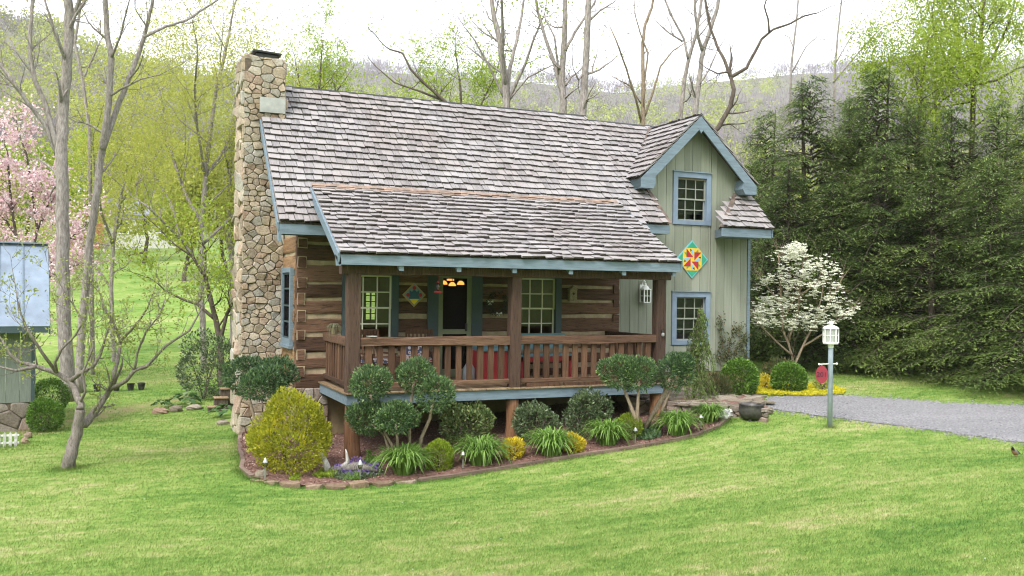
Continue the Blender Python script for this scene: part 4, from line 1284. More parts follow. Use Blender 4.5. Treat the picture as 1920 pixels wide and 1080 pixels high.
def lumpy(ells, m_, seed, lo=.2, hi=.36):
    """adds small lumps over the surface of the big ellipsoids"""
    rng = np.random.default_rng(seed)
    o = list(ells)
    for i in range(m_):
        c, r = ells[rng.integers(len(ells))]
        d_ = unit(1, rng)[0]; d_[2] = abs(d_[2]) * .9 - .15
        q = rng.uniform(lo, hi)
        o.append((tuple(np.array(c) + d_ * np.array(r) * .84), tuple(np.array(r) * q)))
    return o
def shrub_leaves(ells, n, L, W, seed, up=0.3, depth=0.2, bump=0.08, out=1.0, spike=None):
    """leaves through the outer shell of a union of lumpy ellipsoids"""
    rng = np.random.default_rng(seed)
    Ps, As = [], []
    vol = np.array([(r[0] * r[1] + r[1] * r[2] + r[0] * r[2]) for _, r in ells])
    cnt = (n * vol / vol.sum()).astype(int)
    for (c, r), k in zip(ells, cnt):
        D = unit(k, rng)
        ph = [unit(1, rng)[0] * 1.5 for _ in range(3)]
        rad = (1 + bump * lump(D, ph)) * (1 - np.abs(rng.normal(0, depth, k)))
        rad = np.clip(rad, .25, 1.4)
        P = np.array(c) + D * np.array(r) * rad[:, None]
        nrm = D / np.array(r); nrm /= np.linalg.norm(nrm, axis=1, keepdims=True)
        A = nrm * out + unit(k, rng) * .75 + np.array([0, 0, up])
        ok = np.ones(k, bool)
        for (c2, r2) in ells:
            if c2 is c: continue
            ok &= (((P - np.array(c2)) / np.array(r2)) ** 2).sum(1) > 0.5
        Ps.append(P[ok]); As.append(A[ok])
    P = np.concatenate(Ps); A = np.concatenate(As)
    l = L * rng.uniform(.6, 1.35, len(P))
    return leafs(P, A, l, l * W / L, rng)

M["yew"] = m_leaf("yew_leaf", (.035, .075, .028, 1), (.11, .19, .07, 1), .3, .5, (.27, .38, .13, 1), spec=.4)
M["yewd"] = m_leaf("dark_yew_leaf", (.028, .062, .026, 1), (.085, .155, .06, 1), .3, .5, (.19, .28, .10, 1), spec=.4)
M["box"] = m_leaf("boxwood_leaf", (.05, .115, .016, 1), (.12, .235, .03, 1), .3, .45, (.24, .37, .06, 1), spec=.4)
M["goldth"] = m_leaf("gold_thuja_leaf", (.15, .19, .02, 1), (.44, .43, .03, 1), .4, .6, (.76, .56, .05, 1), 4.0)
M["lime"] = m_leaf("lime_globe_leaf", (.15, .22, .018, 1), (.27, .36, .03, 1), .35, .6)
M["yellow"] = m_leaf("yellow_shrub_leaf", (.42, .36, .02, 1), (.72, .56, .04, 1), .4, .6)
M["laurel"] = m_leaf("laurel_leaf", (.06, .10, .03, 1), (.14, .20, .06, 1), .3, .4, (.38, .38, .15, 1), spec=.5)
M["rhodo"] = m_leaf("dark_evergreen_leaf", (.045, .075, .03, 1), (.11, .16, .065, 1), .3, .4, (.28, .32, .18, 1), spec=.5)
M["lily"] = m_leaf("daylily_leaf", (.10, .20, .035, 1), (.19, .33, .06, 1), .45, .5, (.33, .47, .14, 1))
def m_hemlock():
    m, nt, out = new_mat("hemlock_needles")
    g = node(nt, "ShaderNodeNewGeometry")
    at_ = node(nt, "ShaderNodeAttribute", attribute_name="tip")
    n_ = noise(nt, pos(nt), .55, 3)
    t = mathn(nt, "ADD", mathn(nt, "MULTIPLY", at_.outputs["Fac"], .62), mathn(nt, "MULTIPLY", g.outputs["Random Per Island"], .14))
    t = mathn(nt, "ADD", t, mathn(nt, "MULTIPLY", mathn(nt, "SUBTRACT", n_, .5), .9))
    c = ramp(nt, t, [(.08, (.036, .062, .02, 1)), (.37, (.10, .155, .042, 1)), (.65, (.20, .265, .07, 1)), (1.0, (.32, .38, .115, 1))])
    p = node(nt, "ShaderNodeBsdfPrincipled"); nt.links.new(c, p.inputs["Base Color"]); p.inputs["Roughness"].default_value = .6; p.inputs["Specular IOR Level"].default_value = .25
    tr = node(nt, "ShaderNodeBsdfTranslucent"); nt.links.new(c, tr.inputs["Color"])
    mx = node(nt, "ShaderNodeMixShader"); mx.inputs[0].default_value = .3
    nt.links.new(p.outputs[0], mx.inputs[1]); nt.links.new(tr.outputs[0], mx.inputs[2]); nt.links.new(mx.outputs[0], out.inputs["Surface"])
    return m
M["hemlock"] = m_hemlock()
M["hosta"] = m_leaf("hosta_leaf", (.05, .11, .035, 1), (.10, .19, .06, 1), .35, .5, (.28, .34, .18, 1))
M["spring"] = m_leaf("spring_leaf", (.30, .32, .06, 1), (.46, .47, .10, 1), .5, .6, (.56, .56, .16, 1), .5)
M["maple"] = m_leaf("fresh_green_leaf", (.19, .26, .025, 1), (.35, .44, .05, 1), .5, .6, (.46, .54, .09, 1), .6)
M["pink"] = m_leaf("pink_blossom", (.64, .40, .46, 1), (.78, .60, .64, 1), .4, .7, (.9, .83, .85, 1))
M["dogw"] = m_leaf("white_bract", (.58, .60, .42, 1), (.78, .78, .66, 1), .45, .7, (.86, .86, .80, 1))
M["bud"] = m_leaf("pale_bud_leaf", (.19, .24, .05, 1), (.33, .37, .10, 1), .45, .6)
M["weep"] = m_leaf("weeping_needles", (.09, .14, .035, 1), (.19, .27, .07, 1), .35, .6)
M["purple"] = m_leaf("purple_flower", (.13, .09, .28, 1), (.25, .17, .42, 1), .3, .7)
M["whitefl"] = m_leaf("white_flower", (.7, .7, .7, 1), (.85, .85, .84, 1), .3, .7)
M["creeper"] = m_leaf("yellow_creeper", (.42, .41, .02, 1), (.68, .60, .035, 1), .4, .6, (.8, .7, .06, 1), 3)
M["rose"] = m_leaf("rose_leaf", (.05, .07, .025, 1), (.11, .13, .045, 1), .3, .5, (.20, .11, .06, 1))

def place(px, py):
    p, d = ground(px, py)
    return p, d / FPX                      # ground point and metres for one pixel there
def bush(name, label, cat, px, py, wpx, hpx, mat, n, L, W, seed, shape="dome", group=None, up=.3, depth=.18, bump=.08, wd=1.0, stem=True, lumps=0):
    p, k = place(px, py)
    e = empty(name, tuple(p), label, cat, group)
    rx, h = wpx * k / 2, hpx * k
    if shape == "dome":
        ells = [((0, 0, h * .45), (rx, rx * wd, h * .55))]
    elif shape == "cone":
        ells = [((0, 0, h * .36), (rx, rx, h * .40)), ((.06, 0, h * .58), (rx * .78, rx * .78, h * .34)), ((-.08, 0, h * .74), (rx * .44, rx * .44, h * .27)), ((.22, -.1, h * .62), (rx * .4, rx * .4, h * .25))]
    else:
        rng = np.random.default_rng(seed + 100)
        ells = []
        for i in range(shape):
            a_ = rng.uniform(0, 6.28); q = rng.uniform(.25, .6)
            hh = h * rng.uniform(.28, .72)
            ells.append(((rx * q * math.cos(a_), rx * q * .8 * math.sin(a_), hh), (rx * rng.uniform(.38, .55), rx * rng.uniform(.38, .55), min(h - hh, h * rng.uniform(.22, .34)))))
        ells.append(((0, 0, h * .38), (rx * .7, rx * .7, h * .42)))
    if lumps: ells = lumpy(ells, lumps, seed, *((.3, .55) if lumps < 30 else (.18, .32)))
    V, F = shrub_leaves(ells, n, L, W, seed, up, depth, bump)
    cloud_obj("foliage", V, F, mat, e)
    if stem:
        mb = MB(); rng = random.Random(seed)
        for i in range(5):
            a_ = rng.uniform(0, 6.28)
            mb.tube([(0, 0, -.05), (rx * .2 * math.cos(a_), rx * .2 * math.sin(a_), h * .25), (rx * .5 * math.cos(a_), rx * .5 * math.sin(a_), h * .6)], [.022, .016, .006], 5)
        mb.build("stem", M["barkd"], e)
    return e

bush("gold_thuja", "rounded golden-yellow thuja at the left end of the bed", "shrub", 545, 884, 152, 152, M["goldth"], 27000, .052, .021, 11, "cone", up=.7, depth=.16, bump=.16, lumps=46)
bush("lime_globe", "small lime green globe shrub left, between two daylily clumps", "shrub", 823, 882, 54, 56, M["lime"], 4200, .045, .014, 12, up=.6, depth=.1, bump=.05)
bush("lime_globe", "small lime green globe shrub right, behind the solar light", "shrub", 1180, 824, 46, 48, M["lime"], 3600, .045, .014, 13, up=.6, depth=.1, bump=.05)
bush("laurel_bush", "broad leafy laurel with yellow-tinged leaves beside the dark opening", "shrub", 872, 842, 120, 100, M["laurel"], 8500, .06, .028, 14, 6, depth=.22, lumps=18)
bush("laurel_bush", "dark leafy laurel bush in front of the middle pier", "shrub", 1003, 832, 108, 96, M["rhodo"], 8500, .055, .025, 15, 6, depth=.22, lumps=18)
bush("laurel_bush", "dark leafy laurel bush reaching the deck between daylilies", "shrub", 1098, 822, 104, 92, M["rhodo"], 8500, .055, .025, 16, 6, depth=.22, lumps=18)
bush("gold_euonymus", "small bright yellow shrub left, next to daylilies", "shrub", 962, 862, 40, 42, M["yellow"], 1500, .05, .022, 17, "dome", bump=.2, depth=.25)
bush("gold_euonymus", "small bright yellow shrub right, behind daylilies", "shrub", 1076, 850, 38, 36, M["yellow"], 1400, .05, .022, 18, "dome", bump=.2, depth=.25)
bush("boxwood", "clipped round boxwood against the sage wing wall", "shrub", 1386, 741, 68, 68, M["box"], 8000, .05, .028, 19, up=.2, depth=.12, bump=.04)
bush("boxwood", "clipped round boxwood at the foot of the white dogwood", "shrub", 1479, 737, 64, 58, M["box"], 7500, .05, .028, 20, up=.2, depth=.12, bump=.04)
bush("gold_barberry", "little upright yellow shrub between the two round boxwoods", "shrub", 1437, 733, 26, 30, M["yellow"], 900, .05, .02, 21, "dome", bump=.25, depth=.3)
bush("gold_barberry", "little yellow shrub under the weeping conifer by wall", "shrub", 1326, 716, 20, 22, M["yellow"], 500, .05, .02, 22, "dome", bump=.25, depth=.3)
bush("grass_shrub", "low brownish green wispy shrub left of the boxwood", "shrub", 1346, 746, 50, 44, M["rose"], 1500, .11, .012, 23, "dome", up=1.2, depth=.35)
bush("gold_barberry", "little yellow shrub behind the red oval sign", "shrub", 1541, 735, 30, 28, M["bud"], 700, .05, .02, 24, "dome", bump=.25, depth=.3)
bush("brown_shrub", "low bronze shrub beneath the dogwood trunk", "shrub", 1462, 712, 60, 40, M["rose"], 1500, .08, .03, 27, "dome", depth=.35)
bush("boxwood", "round green boxwood in front of the shed's stone base", "shrub", 84, 808, 62, 62, M["box"], 5000, .05, .022, 25, up=.2, depth=.14, bump=.07)
bush("boxwood", "dark green boxwood behind another, beside the shed corner", "shrub", 94, 772, 62, 62, M["box"], 5000, .05, .022, 26, up=.2, depth=.14, bump=.07)
bush("rhododendron", "big dark evergreen bush left of the stone chimney", "shrub", 382, 748, 130, 132, M["rhodo"], 11000, .085, .035, 28, 8, depth=.2, lumps=20)

# --- cloud-pruned yews
def topiary(label, base, pads, stems, seed, mat, n=6800):
    p, k = place(*base)
    e = empty("cloud_pruned_yew", tuple(p), label, "shrub", "cloud-pruned yews in the bed")
    D = k * FPX
    loc = lambda x, y, dd=0: atD(x, y, D + dd) - p
    for i, (x, y, rx, ry, dd) in enumerate(pads):
        c = loc(x, y, dd)
        ells = [(tuple(c), (rx * k * .94, rx * k * .85, ry * k * .86)), (tuple(c + np.array([rx * k * .25, 0, ry * k * .2])), (rx * k * .72, rx * k * .7, ry * k * .72))]
        ells = lumpy(ells, 11, seed + 7 * i, .34, .58)
        V, F = shrub_leaves(ells, n, .056, .02, seed + i, .6, .2, .16)
        cloud_obj("foliage_pad", V, F, mat, e)
    mb = MB()
    for st in stems:
        pts = [loc(x, y, dd) for x, y, r, dd in st]
        pts[0][2] -= .06
        mb.tube(pts, [r for _, _, r, _ in st], 7)
    mb.build("stem", M["barkt"], e, True)
topiary("cloud-pruned yew in front of the chimney foot, broad dark crown", (500, 862), [(455, 706, 40, 40, .3), (515, 702, 40, 36, .2), (487, 722, 42, 36, -.2)],
        [[(512, 840, .045, 0), (508, 790, .035, 0), (515, 720, .02, .1)], [(505, 842, .04, 0), (478, 790, .03, 0), (462, 725, .02, .2)]], 30, M["yewd"])
topiary("cloud-pruned yew by the left deck corner with three round pads", (742, 884), [(692, 722, 38, 40, .0), (690, 786, 36, 36, 0), (742, 784, 36, 34, -.15)],
        [[(742, 868, .03, 0), (735, 835, .026, 0), (715, 800, .02, 0), (694, 740, .016, .0)], [(738, 868, .03, 0), (720, 815, .02, 0), (695, 795, .015, 0)], [(748, 868, .03, 0), (745, 825, .025, 0), (742, 795, .016, -.1)]], 36, M["yew"])
topiary("cloud-pruned yew with leaning bare stem and two high pads over the deck edge", (783, 878), [(778, 707, 38, 34, .1), (814, 742, 38, 37, -.1)],
        [[(783, 862, .035, 0), (790, 820, .032, 0), (806, 785, .028, 0), (812, 750, .022, -.1)], [(768, 862, .03, 0), (768, 800, .026, 0), (770, 760, .025, 0), (776, 715, .02, .1)]], 42, M["yew"])
topiary("cloud-pruned yew with one broad pad covering the right end of the rail", (1193, 826), [(1160, 700, 34, 36, 0), (1195, 704, 36, 38, 0)],
        [[(1192, 806, .045, 0), (1190, 780, .04, 0), (1176, 745, .03, 0), (1165, 715, .02, 0)], [(1196, 806, .04, 0), (1195, 770, .035, 0), (1198, 715, .02, 0)]], 48, M["yew"])
topiary("cloud-pruned yew with leaning trunk, right of the porch post", (1222, 815), [(1258, 700, 34, 38, 0), (1276, 684, 22, 22, .1)],
        [[(1208, 800, .05, 0), (1228, 770, .05, 0), (1245, 740, .04, 0), (1258, 705, .025, 0)], [(1232, 800, .035, 0), (1243, 765, .03, 0), (1262, 720, .02, 0)]], 54, M["yewd"])

# --- daylilies
def lily_mesh(seed, n=400, R=.47, h=.52):
    rng = random.Random(seed)
    V, F = [], []
    for i in range(n):
        a_ = rng.uniform(0, 6.283); b0 = rng.uniform(0, .16)
        reach = R * rng.uniform(.25, 1.1); ht = h * rng.uniform(.7, 1.15); w = rng.uniform(.010, .0175); dp = rng.uniform(.15, .75)
        ca, sa = math.cos(a_), math.sin(a_)
        tw = rng.uniform(-1.2, 1.2)
        base = len(V); seg = 6
        for s_ in range(seg + 1):
            t = s_ / seg
            r = b0 + reach * t ** 1.25
            z = ht * (1.9 * t - 1.0 * t * t - dp * t ** 3 * (reach / R))
            ww = w * (1 - .85 * t ** 3)
            bend = tw * t * t * .12
            cx, cy = r * ca - bend * sa, r * sa + bend * ca
            V += [(cx - sa * ww, cy + ca * ww, z), (cx + sa * ww, cy - ca * ww, z)]
        for s_ in range(seg):
            F.append((base + 2 * s_, base + 2 * s_ + 1, base + 2 * s_ + 3, base + 2 * s_ + 2))
    me = npmesh("foliage", V, F)
    me.materials.append(M["lily"])
    return me
LM = [lily_mesh(61), lily_mesh(62), lily_mesh(63)]
for i, (x, y, w, lab) in enumerate(((757, 897, 106, "arching daylily clump behind the second solar light, nearest the driftwood"), (902, 880, 104, "arching daylily clump between lime globe and yellow shrub"),
                                    (1033, 862, 96, "arching daylily clump between the two small yellow shrubs"), (1140, 842, 92, "arching daylily clump left of the right lime globe"),
                                    (1270, 824, 88, "arching daylily clump below the leaning yew trunk"), (1330, 800, 70, "arching daylily clump beside the white flowers"))):
    p, k = place(x, y - 6)
    e = empty("daylily", tuple(p), lab, "plant", "daylilies along the bed edge", i * 1.3)
    o = link("foliage", LM[i % 3], e)
    s_ = w * k / .9
    o.scale = (s_, s_, s_ * 1.05)

# --- hostas
def hosta(px, py, wpx, label, seed):
    p, k = place(px, py)
    rng = random.Random(seed)
    e = empty("hosta", tuple(p), label, "plant", "hostas beside the chimney")
    R = wpx * k / 2
    V, F = [], []
    for i in range(34):
        a_ = rng.uniform(0, 6.28); t = rng.uniform(.3, 1)
        c = Vector((R * t * math.cos(a_), R * t * math.sin(a_), R * .75 * (1.15 - t) + .08))
        d_ = Vector((math.cos(a_), math.sin(a_), rng.uniform(-.5, .3))).normalized()
        s_ = d_.cross(Vector((0, 0, 1))).normalized()
        L, w = R * .55, R * .2
        b = len(V)
        V += [c - d_ * L * .4, c + s_ * w + Vector((0, 0, .02)), c + d_ * L * .6 - Vector((0, 0, .04)), c - s_ * w + Vector((0, 0, .02))]
        F.append((b, b + 1, b + 2, b + 3))
    cloud_obj("foliage", [tuple(v) for v in V], F, M["hosta"], e)
hosta(420, 783, 56, "variegated hosta clump touching the chimney foot", 71)
hosta(345, 762, 66, "variegated hosta clump left of the dark evergreen bush", 72)
hosta(305, 768, 40, "small hosta clump on the rock edge, farthest left of the hostas", 73)

# --- low groundcovers in the bed and by the drive
def patch(name, label, cat, outline, n, L, W, mat, seed, h=.06, up=1.0):
    P0 = np.array([ground(x, y)[0][:2] for x, y in outline])
    rng = np.random.default_rng(seed)
    lo, hi = P0.min(0), P0.max(0)
    pts = []
    while len(pts) < n:
        q = rng.uniform(lo, hi, (4000, 2))
        ins = np.zeros(len(q), bool)
        j = len(P0) - 1
        for i in range(len(P0)):
            c = ((P0[i, 1] > q[:, 1]) != (P0[j, 1] > q[:, 1])) & (q[:, 0] < (P0[j, 0] - P0[i, 0]) * (q[:, 1] - P0[i, 1]) / (P0[j, 1] - P0[i, 1] + 1e-9) + P0[i, 0])
            ins ^= c; j = i
        pts += list(q[ins])
    q = np.array(pts[:n])
    z = H(q[:, 0], q[:, 1]) + .03 + rng.uniform(0, h, n) * (.5 + .5 * np.sin(q[:, 0] * 9) * np.sin(q[:, 1] * 8))
    P = np.c_[q, z]
    A = unit(n, rng) + np.array([0, 0, up])
    V, F = leafs(P, A, L * rng.uniform(.6, 1.3, n), W, rng)
    o = cloud_obj(name, V, F, mat, None)
    return tag(o, label, cat, kind="stuff")
patch("creeping_jenny", "bright yellow creeping groundcover along the driveway edge", "groundcover", [(1408, 742), (1430, 724), (1460, 728), (1500, 728), (1540, 722), (1585, 735), (1580, 742), (1520, 745), (1450, 744)], 9000, .05, .03, M["creeper"], 81)
patch("purple_phlox", "purple flowering groundcover in front of the driftwood", "flowers", [(622, 893), (640, 880), (690, 872), (712, 880), (705, 898), (660, 902)], 2600, .04, .02, M["purple"], 82, .14)
patch("dark_groundcover", "dark green mat around purple flowers", "groundcover", [(615, 898), (640, 890), (712, 880), (722, 893), (690, 905), (640, 906)], 1800, .045, .02, M["rhodo"], 83, .08)
patch("green_groundcover", "fresh green low plants behind the bed's stone edge", "groundcover", [(585, 897), (600, 888), (632, 892), (628, 901), (600, 903)], 700, .05, .02, M["lime"], 84, .1)
patch("green_tuft", "small green tuft near the second solar light", "groundcover", [(642, 906), (650, 897), (676, 897), (676, 907)], 500, .05, .015, M["lily"], 85, .12)
patch("green_seedlings", "tiny green seedlings in the mulch below the thuja", "groundcover", [(540, 905), (552, 896), (566, 899), (560, 907)], 200, .04, .02, M["lime"], 86, .06)
patch("light_green_perennial", "light green perennial between phlox and daylily", "plant", [(680, 880), (690, 866), (712, 870), (708, 884)], 700, .06, .025, M["lily"], 87, .22)
patch("white_candytuft", "mound of white flowers beside the iron cauldron", "flowers", [(1338, 787), (1343, 774), (1360, 772), (1371, 784), (1362, 792)], 1600, .05, .035, M["whitefl"], 88, .13)
patch("low_foliage", "dark leafy groundcover below the leaning yew trunk", "groundcover", [(1195, 828), (1205, 805), (1235, 808), (1240, 826), (1215, 832)], 900, .07, .035, M["yewd"], 89, .18)
# mulch chips
rng = np.random.default_rng(90)
n = 26000
ti, tj = rng.integers(0, BG.shape[0] - 1, n), rng.integers(0, BG.shape[1] - 1, n)
fu, fv = rng.random((n, 1)), rng.random((n, 1))
q = BG[ti, tj] * (1 - fu) * (1 - fv) + BG[ti + 1, tj] * fu * (1 - fv) + BG[ti, tj + 1] * (1 - fu) * fv + BG[ti + 1, tj + 1] * fu * fv
P = np.c_[q, H(q[:, 0], q[:, 1]) + .04]
A = unit(n, rng) * np.array([1, 1, .35])
V, F = leafs(P, A, rng.uniform(.03, .08, n), rng.uniform(.012, .03, n), rng, np.tile([0, 0, 1.0], (n, 1)))
M["chip"] = m_leaf("mulch_chip", (.075, .036, .028, 1), (.24, .13, .105, 1), 0, .9, (.48, .35, .29, 1))
tag(cloud_obj("mulch_chips", V, F, M["chip"], None), "loose reddish brown bark chips covering the bed", "mulch", kind="stuff")
# grass blades over the lawn in view
def in_poly(q, P0):
    ins = np.zeros(len(q), bool); j = len(P0) - 1
    for i in range(len(P0)):
        c = ((P0[i, 1] > q[:, 1]) != (P0[j, 1] > q[:, 1])) & (q[:, 0] < (P0[j, 0] - P0[i, 0]) * (q[:, 1] - P0[i, 1]) / (P0[j, 1] - P0[i, 1] + 1e-9) + P0[i, 0])
        ins ^= c; j = i
    return ins
BEDP = np.array(list(map(tuple, BED)) + [(8.2, -2.0), (11.2, -0.2), (11.2, 6), (-1, 6)])
DRVP = np.array([tuple(v) for v in DG[:, 0]] + [tuple(v) for v in DG[::-1, -1]])
n = 620000
rng = np.random.default_rng(91)
dd = 5.0 + 30 * rng.random(n) ** 1.9
th = rng.uniform(-.60, .60, n)
q = np.c_[CAM[0] + dd * np.sin(th + YAW) / np.cos(th), CAM[1] + dd * np.cos(th + YAW) / np.cos(th)]
ok = ~in_poly(q, BEDP) & ~in_poly(q, DRVP)
for A_, B_ in zip(_track[:-1], _track[1:]):
    ok &= (segdist(q, A_, B_) > .3) | (rng.random(n) < .35)
q = q[ok]; dd = dd[ok]; n = len(q)
z = H(q[:, 0], q[:, 1]) - .004
ln_ = rng.uniform(.014, .034, n) * (1 + .012 * dd)
an = rng.uniform(0, 6.283, n)
wd = rng.uniform(.0018, .0032, n) * (1 + dd * .09)
lean = rng.normal(0, .55, (n, 2)) + np.array([.35, .1])
B0 = np.c_[q, z]
sv = np.c_[np.cos(an) * wd, np.sin(an) * wd, np.zeros(n)]
tip = B0 + np.c_[lean * ln_[:, None], ln_]
_e = np.concatenate([np.linspace(BED[i_], BED[i_ + 1], 60) for i_ in range(len(BED) - 1)])
_c = np.array(BED).mean(0)
m_ = 5500
t_ = _e[rng.integers(0, len(_e), m_)]
o_ = (t_ - np.array([2.5, -1.0])); o_ /= np.linalg.norm(o_, axis=1, keepdims=True)
t_ = t_ + o_ * (np.abs(rng.normal(.06, .06, (m_, 1)))) + rng.normal(0, .02, (m_, 2))
for (cx_, cy_), k_, r_ in ((ground(127, 880)[0][:2], 1200, .15), (ground(1556, 802)[0][:2], 250, .06), (ground(20, 838)[0][:2], 900, .3), (ground(84, 808)[0][:2], 900, .35)):
    t_ = np.concatenate([t_, np.array([cx_, cy_]) + rng.normal(0, r_, (k_, 2))])
m_ = len(t_)
l2 = .025 + .07 * rng.random(m_) ** 2; a2_ = rng.uniform(0, 6.283, m_); w2 = rng.uniform(.003, .006, m_)
b2 = np.c_[t_, H(t_[:, 0], t_[:, 1]) - .004]
B0 = np.concatenate([B0, b2]); sv = np.concatenate([sv, np.c_[np.cos(a2_) * w2, np.sin(a2_) * w2, np.zeros(m_)]])
tip = np.concatenate([tip, b2 + np.c_[rng.normal(0, .5, (m_, 2)) * l2[:, None], l2]]); n = len(B0)
V = np.stack([B0 - sv, B0 + sv, tip], 1).reshape(-1, 3)
F = np.arange(3 * n).reshape(-1, 3)
m, nt, out = new_mat("grass_blade")
c, fine = lawn_color(nt)
g = node(nt, "ShaderNodeNewGeometry")
c = mixc(nt, 1.0, c, ramp(nt, g.outputs["Random Per Island"], [(0, (.75, .8, .7, 1)), (.8, (1.15, 1.12, 1.1, 1)), (1, (1.7, 1.35, 1.6, 1))]), "MULTIPLY")
p_ = node(nt, "ShaderNodeBsdfPrincipled"); nt.links.new(c, p_.inputs["Base Color"]); p_.inputs["Roughness"].default_value = .6; p_.inputs["Specular IOR Level"].default_value = .25
t_ = node(nt, "ShaderNodeBsdfTranslucent"); nt.links.new(c, t_.inputs["Color"])
mx = node(nt, "ShaderNodeMixShader"); mx.inputs[0].default_value = .45
nt.links.new(p_.outputs[0], mx.inputs[1]); nt.links.new(t_.outputs[0], mx.inputs[2]); nt.links.new(mx.outputs[0], out.inputs["Surface"])
tag(cloud_obj("grass", V, F, m, None), "short mown grass blades of the front lawn", "grass", kind="stuff")

rng = np.random.default_rng(92)
n = 150
dd = 6 + 22 * rng.random(n); th = rng.uniform(-.55, .55, n)
q = np.c_[CAM[0] + dd * np.sin(th + YAW) / np.cos(th), CAM[1] + dd * np.cos(th + YAW) / np.cos(th)]
q = q[~in_poly(q, BEDP) & ~in_poly(q, DRVP)]; n = len(q)
P = np.c_[q, H(q[:, 0], q[:, 1]) + .03]
V, F = leafs(P, unit(n, rng) * np.array([1, 1, .3]), rng.uniform(.01, .02, n), rng.uniform(.008, .016, n), rng, np.tile([0, 0, 1.0], (n, 1)))
tag(cloud_obj("clover_flowers", V, F, M["whitefl"], None), "scattered white clover heads and petals on the lawn", "flowers", kind="stuff")

# ================================================================== TREES
def grow(mb, p, d, L, r, lev, rng, tips, sp=.5, up=.12, kids=(2, 4), rmin=.004, segs=5, wob=.18):
    """one limb and its side limbs"""
    p = np.array(p, float); d = np.array(d, float); d /= np.linalg.norm(d)
    pts, rad = [p.copy()], [r]
    for s_ in range(segs):
        d = d + rng.normal(0, wob, 3) + np.array([0, 0, up])
        d /= np.linalg.norm(d)
        p = p + d * L / segs
        pts.append(p.copy()); rad.append(max(rmin * .6, r * (1 - .75 * (s_ + 1) / segs)))
    mb.tube(pts, rad, 7 if r > .06 else 5 if r > .02 else 3, cap=False)
    if lev == 0:
        tips.append((pts[-1], d)); tips.append((pts[-2], d)); tips.append((pts[len(pts) // 2], d))
        return
    for k in range(rng.integers(kids[0], kids[1] + 1)):
        i = int(rng.integers(1, segs + 1))
        dn = d + unit(1, rng)[0] * sp * 1.6
        grow(mb, pts[i], dn, L * rng.uniform(.45, .75), max(rmin, rad[i] * rng.uniform(.5, .75)), lev - 1, rng, tips, sp, up, kids, rmin, max(3, segs - 1), wob)
def traced(name, label, D, limbs, seed, mat, leaf=None, twig=(2, 1.0), jit=.5, group=None, nleaf=0, lsize=.1, cat="tree", base=None, spread=.35, twigs_per=5, lw=.6, rscale=1.0, kids=(2, 3), clean=False):
    """a tree whose main limbs follow measured outlines at distance D; limbs: list of [(px,py,width_px), ...]"""
    rng = np.random.default_rng(seed)
    k = D / FPX
    P0 = atD(limbs[0][0][0], limbs[0][0][1], D)
    gx_, gy_ = P0[0], P0[1]
    gz_ = hz(gx_, gy_)
    org = np.array([gx_, gy_, gz_])
    e = empty(name, tuple(org), label, cat, group)
    mb = MB(); tips = []
    offs = {}
    for li, limb in enumerate(limbs):
        pts, rad = [], []
        o0 = rng.normal(0, jit) if li else 0.0
        for i, (x, y, w) in enumerate(limb):
            key = (x, y)
            if key in offs: off = offs[key]
            else:
                off = o0 * min(1.0, i / 3) + rng.normal(0, .08 * jit)
                offs[key] = off
            pts.append(atD(x, y, D + off) - org); rad.append(max(.006, w * k / 2 * rscale))
        if li == 0 and pts[0][2] > 0.05:          # carry the trunk down to the ground
            pts.insert(0, np.array([pts[0][0] * .3, pts[0][1] * .3, -.15])); rad.insert(0, rad[0] * 1.25)
        # smooth the traced points a little
        q, rq = [pts[0]], [rad[0]]
        for i in range(len(pts) - 1):
            for t in (.33, .66, 1.0):
                q.append(pts[i] + (pts[i + 1] - pts[i]) * t + (rng.normal(0, rad[i] * .10, 3) if t < 1 else 0)); rq.append(rad[i] + (rad[i + 1] - rad[i]) * t)
        mb.tube(q, rq, 9, cap=True)
        for _ in range(twigs_per if li or not clean else 0):
            i = int(rng.integers(max(1, len(q) // 3), len(q)))
            if rq[i] > .12 and rng.random() < .5: continue
            dn = (q[i] - q[i - 1]); dn = dn / max(1e-6, np.linalg.norm(dn)) + unit(1, rng)[0] * 1.0
            grow(mb, q[i], dn, twig[1] * rng.uniform(.6, 1.2), max(.008, rq[i] * .45), twig[0], rng, tips, kids=kids)
        tips.append((q[-1], q[-1] - q[-2]))
        dn = q[-1] - q[-2]
        if li == 0 and clean: continue
        grow(mb, q[-1], dn, twig[1] * 1.2, max(.008, rq[-1] * .9), twig[0], rng, tips, kids=kids)
    mb.build("trunk", mat, e, True)
    if leaf and nleaf:
        T = np.array([t[0] for t in tips]); A = np.array([t[1] / max(1e-6, np.linalg.norm(t[1])) for t in tips])
        idx = rng.integers(0, len(T), nleaf)
        P = T[idx] + rng.normal(0, spread, (nleaf, 3)) * rng.random((nleaf, 1))
        V, F = leafs(P, A[idx] * .4 + unit(nleaf, rng), lsize * rng.uniform(.6, 1.4, nleaf), lsize * lw, rng)
        cloud_obj("crown", V, F, leaf, e)
    return e
def chain(w0, w1, *pts):
    n = len(pts)
    return [(x, y, w0 + (w1 - w0) * i / max(1, n - 1)) for i, (x, y) in enumerate(pts)]

